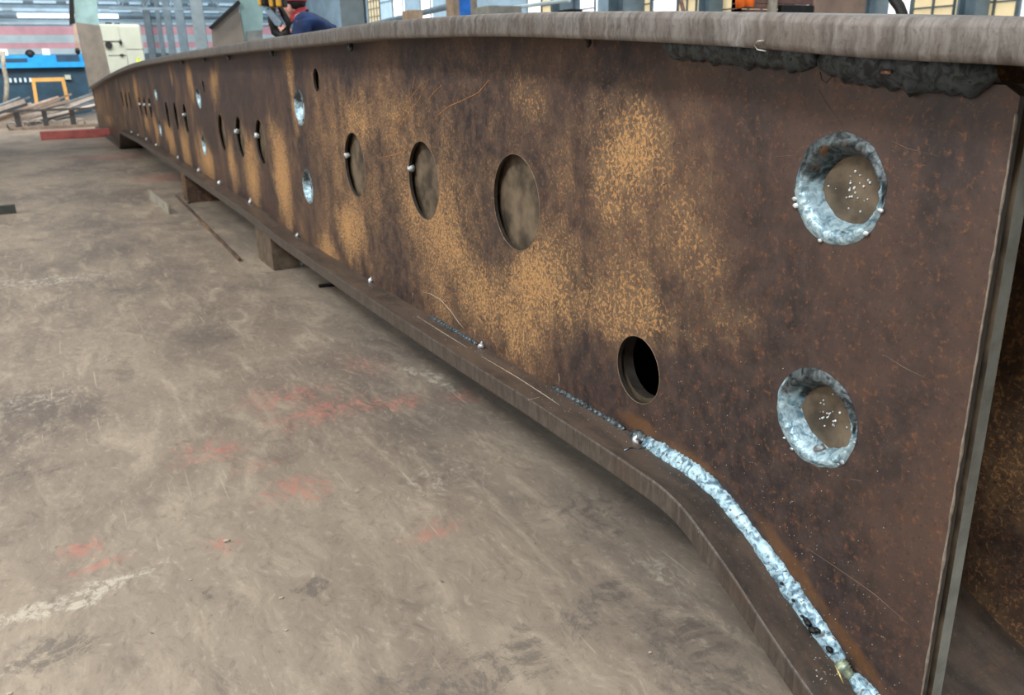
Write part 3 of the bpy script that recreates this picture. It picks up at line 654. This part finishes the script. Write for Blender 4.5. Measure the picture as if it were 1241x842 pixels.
# small dark bar
a = at_z(387, 349); o = MB().box((0, 0, 0), (.22, .035, .014)).build('flat_bar', M_black); o.location = (a.x, a.y, .0005); o.rotation_euler = (0, 0, -.15); tag(o, 'small black flat bar on the floor just right of the near block', 'bar')
# red bar on the floor at the far end
a, b2 = at_z(50, 170), at_z(127, 169)
m = simple('dull_red_paint', rgb(166, 88, 84), .6, 0, .18, 4)
o = MB().box((a.x, a.y, .001), (b2.x + .25, a.y + .25, .17)).build('red_beam', m); bevel(o, .01); tag(o, 'dull red painted steel beam lying on the floor at the far end of the girder', 'beam')
q_ = at_z(160, 352); 
for (xx, yy, rr) in ((275, 656, .006), (341, 725, .004), (347, 764, .003), (231, 703, .003), (514, 601, .0025), (788, 791, .003), (12, 841, .004)):
    p = at_z(xx, yy); o = MB().ball((0, 0, 0), rr, 6, 5, (1.5, 1, .6), .3).build('metal_chip', M_chalk); o.location = (p.x, p.y, rr * .5); tag(o, {275: 'pale metal chip on the floor beside a red stain, largest of the scattered chips', 341: 'tiny pale chip on the floor by the dark stain', 347: 'tiny pale chip on the floor below the dark stain', 231: 'tiny pale chip on the floor near the white streak', 514: 'tiny pale chip on the floor in the middle of the picture', 788: 'tiny pale chip on the floor near the flange bend', 12: 'tiny pale chip at the bottom left corner'}[xx], 'chip', 'chips on the floor')

# ------------------------------------------------------------------ pile of steel sections
R_ = random.Random(11)
pm = [simple('pile_pale', rgb(188, 176, 164), .6, .1, .15, 5), simple('pile_dark', rgb(84, 84, 84), .55, .3, .2, 5), simple('pile_tan', rgb(150, 132, 118), .6, .1, .2, 5), simple('pile_slate', rgb(112, 120, 124), .5, .2, .2, 5)]
def section(kind, c, L_, rz, tilt, s, mat, label):
    q = MB()
    if kind == 'angle': q.box((-L_/2, 0, 0), (L_/2, s, s * .12)).box((-L_/2, 0, s * .12), (L_/2, s * .12, s)); nm = 'steel_angle'
    elif kind == 'pipe': q.tube([(-L_/2, 0, s/2), (L_/2, 0, s/2)], s/2, 10, False).tube([(-L_/2, 0, s/2), (L_/2, 0, s/2)], s*.42, 10, False); nm = 'steel_pipe'
    elif kind == 'channel': q.box((-L_/2, 0, 0), (L_/2, s, s * .1)).box((-L_/2, 0, s * .1), (L_/2, s * .1, s * .5)).box((-L_/2, s * .9, s * .1), (L_/2, s, s * .5)); nm = 'steel_channel'
    else: q.box((-L_/2, 0, 0), (L_/2, s, s * .6)); nm = 'steel_bar'
    o = q.build(nm, mat); o.location = c; o.rotation_euler = (0, tilt, rz); tag(o, label, 'steel section', 'steel sections in the pile'); return o
names = ['pale', 'dark', 'tan', 'slate grey']
place = ['nearest the camera', 'second row back', 'third row back', 'fourth row back', 'middle of the heap', 'behind the middle', 'towards the back', 'rear of the heap', 'last row']
for k in range(27):        # long sections leaning up to the right, one behind another
    col, row = k % 3, k // 3
    kd = ('angle', 'channel', 'bar', 'pipe', 'channel')[(k * 7 + row) % 5]; mi_ = (0, 2, 1, 0, 3, 0)[(k * 5 + row) % 6]
    s_ = R_.uniform(.09, .13); L_ = R_.uniform(1.8, 2.4); tl = -R_.uniform(.14, .30) - row * .012; yy = 26.3 + k * .15
    ximg = (-24, 29, 74)[col] + R_.uniform(-5, 5); cx_ = at_y(ximg, 120, yy).x
    section(kd, (cx_, yy, L_ / 2 * math.sin(-tl) + .02), L_, R_.uniform(-.04, .04), tl, s_, pm[mi_], '%s steel %s leaning in the heap, %s, %s' % (names[mi_], kd, place[row], ('left part', 'middle part', 'right part')[col]))
for k in range(3): MB and section('bar', (at_y(20 + k * 34, 140, 25.6).x, 25.65, 0), .12, 0, 0, .69, pm[1], 'dark upright stub carrying the level channel, %s of three' % ('left', 'middle', 'right')[k])
section('channel', (at_y(70, 140, 25.6).x, 25.6, .4145), 2.3, .0, 0, .12, pm[1], 'long dark channel lying level across the front of the steel heap')
section('bar', (at_y(72, 149, 24.8).x, 24.8, .001), 2.2, .03, 0, .12, pm[2], 'long tan bar on the floor along the front of the steel heap')
for k in range(6): # short pipe ends showing
    section('pipe', (at_y(12 + k * 17, 143, 25.2).x, 25.2, .0), .4, 1.57, 0, .2, pm[0], 'short pale pipe end at the front of the steel heap, %s' % ('leftmost', 'second from left', 'third from left', 'fourth from left', 'second from right', 'rightmost')[k])

# ------------------------------------------------------------------ blue machine, trestle, cream machine
M_blue = simple('bright_blue_paint', rgb(22, 150, 220), .4, 0, .1, 2); M_navy = simple('dark_teal_paint', rgb(26, 62, 82), .5, 0, .2, 2); M_cream = simple('cream_enamel', rgb(172, 178, 164), .45, 0, .05, 2)
YM = 35.0
a = at_y(-35, 88, YM); b2 = at_y(104, 88, YM); z_ = lambda y, Y=YM: at_y(50, y, Y).z
e = empty('plate_shear', ((a.x + b2.x) / 2, YM, 0)); tag(e, 'long blue and dark teal plate-working machine at the far left', 'machine'); hw = (b2.x - a.x) / 2
MB().box((-hw, .1, 0), (hw, 1.6, z_(82))).build('bed', M_navy, e); MB().box((-hw, -.15, z_(82)), (hw, .1, z_(75.5))).build('blade_beam', M_blue, e); MB().box((-hw, .1, z_(82)), (hw, .5, z_(75.5))).build('beam_back', M_blue, e)
MB().box((-hw, .5, z_(82)), (hw, 1.6, z_(66))).build('hood', M_blue, e); MB().box((-hw, .45, z_(75)), (-hw + 1.75, .52, z_(70))).build('dark_panel', M_navy, e)
MB().box((hw - .85, .35, z_(75)), (hw - .12, .49, z_(66.5))).build('motor_cover', M_navy, e); MB().ball((0, 0, 0), .16, 10, 8).build('cap', M_black, e, True).location = (at_y(36, 64, YM).x - e.location.x, .6, z_(65))
for k in range(5): MB().box((at_y(11 + k * 6, 95, YM).x - e.location.x, -.02, z_(99)), (at_y(13.5 + k * 6, 95, YM).x - e.location.x, .1, z_(94))).build('hold_down', M_pale, e)
MB().box((at_y(79, 95, YM).x - e.location.x, -.04, z_(97)), (at_y(86, 95, YM).x - e.location.x, .1, z_(91.5))).build('label_plate', M_cream, e)
for i, (x0, x1) in enumerate(((-3, 8), (51, 60))):
    o = MB().box((0, 0, 0), (at_y(x1, 60, YM).x - at_y(x0, 60, YM).x, .2, .22)).build('blurred_light_block', simple('white_light_block', rgb(244, 244, 236), .7)); o.location = (at_y(x0, 60, YM).x, YM + .8, z_(66) + .002); tag(o, ('white block standing for a blurred light on the blue machine at the left edge', 'white block standing for a blurred light on the middle of the blue machine')[i], 'box')  # plain white blocks in place of blurred white lights
# pale curved post at the left edge
o = MB().tube([at_y(3, 62, 31) , at_y(4, 80, 31), at_y(8, 96, 31), at_y(8, 112, 31), at_y(6, 127, 31)], .07, 8).build('bent_post', M_pg, None, True); o.location.z -= 0; tag(o, 'pale bent post in front of the blue machine at the left edge', 'post')
YT = 32.0; M_or = simple('orange_yellow_paint', rgb(208, 158, 84), .55, 0, .1, 4)
e = empty('trestle', (at_y(59, 100, YT).x, YT, 0)); tag(e, 'orange-yellow painted tube trestle in front of the blue machine', 'trestle')
tx = [at_y(x, 100, YT).x - e.location.x for x in (38.5, 79)]; zt_ = at_y(59, 94, YT).z
MB().box((tx[0], -.05, zt_ - .12), (tx[1], .05, zt_)).build('top_rail', M_or, e)
for s_, xx in ((-1, tx[0]), (1, tx[1] - .1)):
    for yy in (-.05, .45):
        MB().prism([(xx, yy, zt_ - .12 if yy < 0 else zt_ - .1), (xx + .1, yy, zt_ - .12 if yy < 0 else zt_ - .1), (xx + .1 + .05 * s_, yy + (0 if yy < 0 else .3), 0), (xx + .05 * s_, yy + (0 if yy < 0 else .3), 0)], (0, .08, 0)).build('leg', M_or, e)
MB().box((tx[0], .40, zt_ - .1), (tx[1], .5, zt_)).build('rear_rail', M_or, e)
# cream machine
YC = 29.6; X_ = lambda x, Y=YC: at_y(x, 60, Y).x; Zc = lambda y: at_y(150, y, YC).z
e = empty('machine_cabinet', (X_(148), YC, 0)); tag(e, 'cream enclosed machine with round dark window and yellow warning triangle', 'machine'); ox = e.location.x
o = MB().box((X_(113) - ox, 0, 0), (X_(174.5) - ox, 1.4, Zc(29))).build('housing', M_cream, e); bevel(o, .08, 3)
MB().box((X_(119) - ox, -.03, Zc(49.5)), (X_(147) - ox, 0, Zc(31))).build('upper_door', M_cream, e)
MB().box((X_(153) - ox, -.04, Zc(98)), (X_(173) - ox, 0, Zc(60.5))).build('lower_door', M_cream, e)
MB().box((X_(128) - ox, -.03, Zc(90)), (X_(152) - ox, 0, Zc(68))).build('lower_panel', M_cream, e)
MB().box((X_(122) - ox, -.014, Zc(50.4)), (X_(148) - ox, 0, Zc(49.6))).build('seam', M_black, e); MB().box((X_(153) - ox, -.02, Zc(60.4)), (X_(174) - ox, 0, Zc(59.6))).build('seam', M_black, e)
MB().box((X_(130) - ox, -.014, Zc(67.6)), (X_(152) - ox, 0, Zc(66.8))).build('seam', M_black, e)
wn = MB().tube([(X_(132.5) - ox, -.06, Zc(54.5)), (X_(132.5) - ox, 0, Zc(54.5))], .105, 20).build('round_window', M_black, e)
MB().ball((X_(147.5) - ox, -.06, Zc(51.5)), .055, 8, 6, (.8, 1, 1.6)).build('handle', M_black, e, True); MB().ball((X_(146.5) - ox, -.06, Zc(66.6)), .05, 8, 6, (1.3, 1, .6)).build('handle', M_black, e, True)
for k in range(5): MB().box((X_(121) - ox, -.045, Zc(36 + k * 2.6)), (X_(125.5) - ox, -.03, Zc(34.6 + k * 2.6))).build('button', M_pg, e)
MB().prism([(X_(162.5) - ox, -.05, Zc(75.5)), (X_(169.5) - ox, -.05, Zc(75.5)), (X_(166) - ox, -.05, Zc(68.5))], (0, .012, 0)).build('warning_triangle', simple('yellow_sign', rgb(206, 220, 70), .5, 0, .03), e)
MB().box((X_(165.7) - ox, -.058, Zc(73.3)), (X_(166.3) - ox, -.05, Zc(70.6))).build('warning_mark', M_black, e)
MB().box((X_(134) - ox, .1, Zc(28.8)), (X_(141) - ox, .5, Zc(27))).build('vent', M_black, e); MB().box((X_(145) - ox, .1, Zc(28.8)), (X_(151) - ox, .5, Zc(27.5))).build('vent', M_black, e)

# ------------------------------------------------------------------ upright plate pieces behind the girder
M_teal = simple('pale_teal_primer', rgb(150, 184, 184), .5, 0, .12, 3); M_gry = simple('grey_brown_plate', rgb(140, 132, 122), .6, .1, .12, 3)
YP = 25.6; P = lambda x, y, Y=YP: at_y(x, y, Y)
e = empty('upright_bracket', (P(112, 60).x, YP, 0)); tag(e, 'tall grey plate bracket with teal upper part beyond the far girder end', 'bracket')
def rel(L, e, Y): return [Vector((P(a_, b_, Y).x - e.location.x, 0, max(0.0, P(a_, b_, Y).z))) for a_, b_ in L]
def face(name, L, th_, mat, e, Y, dy=0.0): 
    V = rel(L, e, Y); V = [v + Vector((0, dy, 0)) for v in V]; return MB().prism(V, (0, th_, 0)).build(name, mat, e)
L0 = [(92, 27), (121, 31), (134, 90), (150, 150), (134, 150), (124, 112), (108, 104)]
face('lower_plate', L0, .12, M_gry, e, YP)
face('upper_plate', [(86.5, -40), (114, -40), (117.5, 0), (120.5, 31), (91.5, 28)], .10, M_teal, e, YP, .02)
face('edge_strip', [(83.5, -40), (86.5, -40), (91, 28), (84.5, 29.5)], .3, M_black, e, YP)
face('side_flange', [(88.5, 30), (92, 28), (97.5, 66), (93, 64)], .10, simple('tan_edge', rgb(196, 172, 150), .6), e, YP)
MB().ball((P(94, 62).x - e.location.x, -.03, P(94, 62).z), .09, 8, 6, (.7, 1, 1)).build('lug', M_black, e, True)
YQ = 12.0; e = empty('upright_bracket', (P(290, 40, YQ).x, YQ, 0)); tag(e, 'slant-topped grey-brown plate bracket with teal side, left of the worker behind the girder', 'bracket')
face('front_plate', [(256.5, 33), (288.5, 4), (297, 52), (300, 90), (302, 170), (262, 170), (260, 90), (258.5, 58)], .03, M_gry, e, YQ)
face('top_edge', [(253.5, 33), (288.5, 0.5), (290.5, 5), (257, 35.5)], .12, M_black, e, YQ, -.06)
face('side_plate', [(288, -30), (320, -30), (319, 49), (320, 170), (298, 170), (297, 48), (291, 6)], .03, M_teal, e, YQ, .04)
face('lower_plate', [(299, 38), (318, 36), (319.5, 60), (300, 60)], .03, simple('grey_smudged', rgb(134, 140, 138), .6), e, YQ, .008)

# ------------------------------------------------------------------ worker in navy jacket, seen over the girder
def skin(name, joints, edges, mat, parent, root=0, sub=2):
    me = bpy.data.meshes.new(name); me.from_pydata([j[0] for j in joints], edges, []); o = bpy.data.objects.new(name, me); COL.objects.link(o)
    o.parent = parent; me.materials.append(mat)
    md = o.modifiers.new('skin', 'SKIN'); md.use_smooth_shade = True
    for i, j in enumerate(joints): 
        sv = me.skin_vertices[0].data[i]; r = j[1]; sv.radius = r if isinstance(r, tuple) else (r, r); sv.use_root = (i == root)
    sb = o.modifiers.new('sub', 'SUBSURF'); sb.levels = sub; sb.render_levels = sub
    return o
M_skin = simple('skin', rgb(214, 158, 142), .55, 0, .08, 10); M_navyj = simple('navy_cloth', rgb(30, 56, 102), .85, 0, .25, 9, bump=.2); M_trous = simple('dark_trousers', rgb(48, 52, 62), .85, 0, .2, 9); M_cap = simple('dark_cap', rgb(44, 40, 42), .8, 0, .15); M_redc = simple('red_collar', rgb(176, 56, 60), .8, 0, .15)
wp_ = at_x(366, 30, .98)
# local frame: -Y' = facing direction (image left); rotate so he faces left of the picture
wk = empty('person', (wp_.x + .06, wp_.y, 0), math.atan2(right.y, right.x)); wk.scale = (1.15, 1.1, 1.055); tag(wk, 'worker in navy jacket and dark cap bending toward the crane hook, seen above the girder', 'person')
# local +x = image right, local +y = away; faces -x
body = skin('body', [((.05, 0, .97), .13), ((.05, 0, 1.15), .12), ((.02, 0, 1.36), (.12, .14)), ((-.03, 0, 1.48), .10), ((-.075, 0, 1.51), .055), ((-.10, 0, 1.53), .06), ((-.125, 0, 1.58), (.095, .105)), ((-.11, 0, 1.65), (.09, .10)), ((-.105, 0, 1.70), .05),
    ((.0, -.19, 1.45), .055), ((-.05, -.27, 1.24), .045), ((-.15, -.20, 1.40), .034), ((-.19, -.14, 1.47), (.022, .034)),
    ((.0, .19, 1.45), .055), ((-.07, .26, 1.25), .045), ((-.18, .18, 1.39), .034), ((-.23, .12, 1.45), (.022, .034)),
    ((.03, -.10, .88), .095), ((.0, -.11, .48), .06), ((.05, -.11, .09), .045), ((-.10, -.12, .04), .035),
    ((.03, .10, .88), .095), ((-.02, .11, .48), .06), ((.06, .11, .09), .045), ((-.09, .12, .04), .035)],
    [(0, 1), (1, 2), (2, 3), (3, 4), (4, 5), (5, 6), (6, 7), (7, 8), (3, 9), (9, 10), (10, 11), (11, 12), (3, 13), (13, 14), (14, 15), (15, 16), (0, 17), (17, 18), (18, 19), (19, 20), (0, 21), (21, 22), (22, 23), (23, 24)], M_skin, wk)
for hx, hy, hz in ((-.19, -.14, 1.47), (-.23, .12, 1.45)):        # fingers curled round the hook
    for k in range(4):
        yy = hy + (k - 1.5) * .018; l_ = (.9, 1.05, 1.0, .8)[k]
        MB().tube([(hx - .005, yy, hz + .005), (hx - .035 * l_, yy, hz + .012), (hx - .062 * l_, yy, hz - .004), (hx - .072 * l_, yy, hz - .024)], [.0095, .009, .0085, .007], 8).build('finger', M_skin, wk, True)
    MB().tube([(hx + .03, hy - .03, hz - .01), (hx - .01, hy - .045, hz - .02), (hx - .04, hy - .032, hz - .03)], [.011, .010, .008], 8).build('thumb', M_skin, wk, True)
HX, HZ_ = -.125, 1.572
MB().prism([(HX - .088, -.013, HZ_ + .0), (HX - .118, 0, HZ_ - .022), (HX - .088, .013, HZ_), (HX - .086, 0, HZ_ + .035)], (.03, 0, -.002)).build('nose', M_skin, wk, True)
for s_ in (-1, 1):
    MB().ball((HX + .01, s_ * .088, HZ_ + .0), .028, 8, 6, (.7, .4, 1.2)).build('ear', M_skin, wk, True); MB().ball((HX - .083, s_ * .034, HZ_ + .022), .012, 8, 6).build('eye', M_black, wk, True)
MB().ball((HX - .088, 0, HZ_ - .048), .02, 8, 5, (.4, 1.2, .3)).build('mouth', M_redc, wk, True)
MB().ball((HX + .025, 0, HZ_ + .045), .098, 14, 10, (.95, .98, .75)).build('hair', M_black, wk, True)
skin('jacket', [((.05, 0, .92), (.15, .19)), ((.07, 0, 1.14), (.15, .18)), ((.06, 0, 1.36), (.165, .20)), ((.0, 0, 1.475), (.12, .16)), ((-.05, 0, 1.52), .07), ((.01, -.20, 1.45), .082), ((-.05, -.275, 1.24), .066), ((-.14, -.205, 1.385), .048), ((.01, .20, 1.45), .082), ((-.07, .265, 1.25), .066), ((-.17, .185, 1.38), .048)],
     [(0, 1), (1, 2), (2, 3), (3, 4), (3, 5), (5, 6), (6, 7), (3, 8), (8, 9), (9, 10)], M_navyj, wk)
skin('trousers', [((.04, 0, .97), (.14, .17)), ((.03, -.10, .85), .11), ((.0, -.11, .48), .08), ((.05, -.11, .10), .068), ((.03, .10, .85), .11), ((-.02, .11, .48), .08), ((.06, .11, .10), .068)], [(0, 1), (1, 2), (2, 3), (0, 4), (4, 5), (5, 6)], M_trous, wk)
for s_ in (-1, 1):
    o = MB().box((-.17, s_ * .115 - .05, 0), (.11, s_ * .115 + .05, .10)).build('boot', M_black, wk); bevel(o, .03, 3)
MB().tube([(-.058, 0, 1.515), (-.085, 0, 1.55)], [.085, .072], 14, False).build('collar', M_redc, wk, True)
MB().ball((HX + .01, 0, HZ_ + .075), .115, 16, 10, (1.0, .95, .62)).build('cap', M_cap, wk, True)
MB().tube([(HX + .01, 0, HZ_ + .055), (HX + .01, 0, HZ_ + .068)], .1145, 18, False).build('cap_band', M_redc, wk, True)
MB().ball((HX - .09, 0, HZ_ + .052), .075, 12, 6, (1, 1, .14)).build('peak', M_cap, wk, True)
# crane hook block in front of him
hk = empty('crane_hook_block', (at_y(334, 20, 7.1).x, at_y(334, 20, 7.1).y, 0), math.atan2(right.y, right.x)); HZ = hk.location.z
tag(hk, 'yellow crane hook block with grey plate and black hook beside the worker', 'hook block')
Zh = lambda y: at_y(334, y, 7.1).z
Xh = lambda x: (x - 334) / F * (Vector((hk.location.x, hk.location.y, 1.5)) - CAMP).dot(fwd)
M_yel = simple('hoist_yellow', rgb(206, 152, 40), .5, 0, .15, 9)
for x0, x1, mm in ((317, 321, M_yel), (321, 326, M_black), (330, 335, M_yel), (335, 338, M_black), (338, 345, M_yel), (345, 348, M_black)):
    o = MB().box((Xh(x0), -.06, Zh(9 if x0 > 328 else 7)), (Xh(x1), .06, Zh(-18))).build('sheave_cheek', mm, hk); bevel(o, .01)
o = MB().prism([(Xh(321), 0, Zh(12)), (Xh(327), 0, Zh(8)), (Xh(341), 0, Zh(27)), (Xh(338), 0, Zh(33)), (Xh(332), 0, Zh(31))], (0, .05, 0)).build('latch_plate', simple('blue_grey_latch', rgb(140, 158, 172), .4, .4), hk); bevel(o, .008)
MB().tube([(Xh(328), .09, Zh(6)), (Xh(325), .09, Zh(24)), (Xh(328), .09, Zh(38)), (Xh(335), .09, Zh(44)), (Xh(342), .09, Zh(38)), (Xh(346), .09, Zh(28)), (Xh(341), .09, Zh(18)), (Xh(337), .09, Zh(8))], [.03, .032, .036, .038, .034, .03, .026, .02], 10).build('hook', M_black, hk, True)
for dx in (-.03, .03): MB().tube([(dx, 0, Zh(-17)), (dx, 0, 7.5)], .007, 6).build('wire_rope', M_black, hk)

# ------------------------------------------------------------------ things beyond the girder, right half
def up(x0, x1, ytop, Y, th_, name, mat, label, cat, z0=0.0, ybot=None):
    a_, b2_ = at_y(x0, ytop, Y), at_y(x1, ytop, Y); zt2 = (a_.z + b2_.z) / 2
    o = MB().box((a_.x, 0, z0), (b2_.x, th_, zt2)).build(name, mat); o.location = (0, Y, 0); tag(o, label, cat); return o
rk = empty('storage_rack', (at_y(970, 10, 4.2).x, 4.2, 0)); tag(rk, 'rack of brown slats and an upright brown-grey plate behind the girder, under the orange cloth', 'rack')
M_slat = simple('reddish_slat', rgb(112, 84, 78), .7, 0, .2, 12); M_bp = simple('brown_grey_sheet', rgb(140, 118, 104), .6, 0, .15, 6)
def zr(x, y): return at_y(x, y, 4.2).z
def xr(x): return at_y(x, 10, 4.2).x - rk.location.x
for ya, yb2 in ((4, -3), (10, 5), (17, 11.5)):
    MB().box((xr(893), 0, zr(920, ya)), (xr(984), .05, zr(920, yb2))).build('slat', M_slat, rk)
MB().box((xr(943), -.03, zr(960, 16)), (xr(982), .0, zr(960, 7))).build('dark_box', M_black, rk)
MB().box((xr(984), -.02, 0), (xr(1046), .03, zr(1010, -25))).build('sheet', M_bp, rk)
MB().box((xr(930), -.04, 0), (xr(936), .0, zr(930, -25))).build('post', M_pg, rk); MB().box((xr(893), .0, 0), (xr(899), .05, zr(893, -3))).build('post', M_slat, rk)
MB().box((xr(893), .05, .0), (xr(1046), .4, .25)).build('base', M_slat, rk)
o = MB(); n = 10; V = []; Fc = []
xs0, xs1 = at_y(896, 4, 4.1).x, at_y(919, 4, 4.1).x
for i in range(n + 1):
    u = i / n; xx = xs0 + (xs1 - xs0) * u
    V += [(xx, 4.13 + .012 * math.sin(u * 14), at_y(905, 9 - 2 * u + math.sin(u * 9), 4.1).z), (xx, 4.145 + .008 * math.sin(u * 11), at_y(905, -14, 4.1).z)]
for i in range(n): Fc.append((2*i, 2*i+2, 2*i+3, 2*i+1))
o = mk('orange_cloth', V, Fc, simple('orange_cloth', rgb(240, 112, 30), .8, 0, .08), None, True); md = o.modifiers.new('s', 'SOLIDIFY'); md.thickness = .006
tag(o, 'bright orange cloth hanging on the slatted rack behind the girder', 'cloth')
o = MB().tube([at_x(1078, -12, 4), at_x(1084, 0, 4), at_x(1090, 8, 4), at_x(1093, 16, 4), at_x(1096, 30, 4)], .035, 8).build('black_hose', M_black, None, True); tag(o, 'thick black hose curving down in front of a white window', 'hose')
o = MB().tube([at_x(823, -8, 7), at_x(829, 16, 7), at_x(832, 30, 7)], .03, 8).build('thin_pole', M_slat, None, True); tag(o, 'thin dark slanting pole in front of a cream window', 'pole')
b_ = up(555, 569, -30, 9.0, .3, 'blue_drum_box', simple('royal_blue', rgb(44, 120, 214), .4), 'bright blue box above the girder left of the pale bar, beside a tan post', 'box', 0.0)
b_.data.transform(Matrix.Translation((0, 0, 0)))
up(548, 555, -30, 9.0, .2, 'tan_post', simple('tan_post', rgb(160, 140, 118), .7), 'narrow tan post left of the bright blue box', 'post'); up(569, 577, -30, 9.0, .2, 'tan_post', simple('tan_post2', rgb(150, 140, 128), .7), 'narrow tan post right of the bright blue box', 'post')
up(592, 632, 7, 8.0, .3, 'grey_cabinet', simple('grey_cab', rgb(140, 140, 130), .6), 'low grey cabinet top just above the girder, below the pale bar', 'cabinet')
up(690, 706, 11, 7.0, .2, 'black_case', M_black, 'small black case just above the middle of the girder top', 'case')
up(497, 512, 12, 11.0, .3, 'tan_crate', simple('tan_crate', rgb(176, 152, 128), .7), 'tan crate seen above the girder right of the large grey column', 'crate')
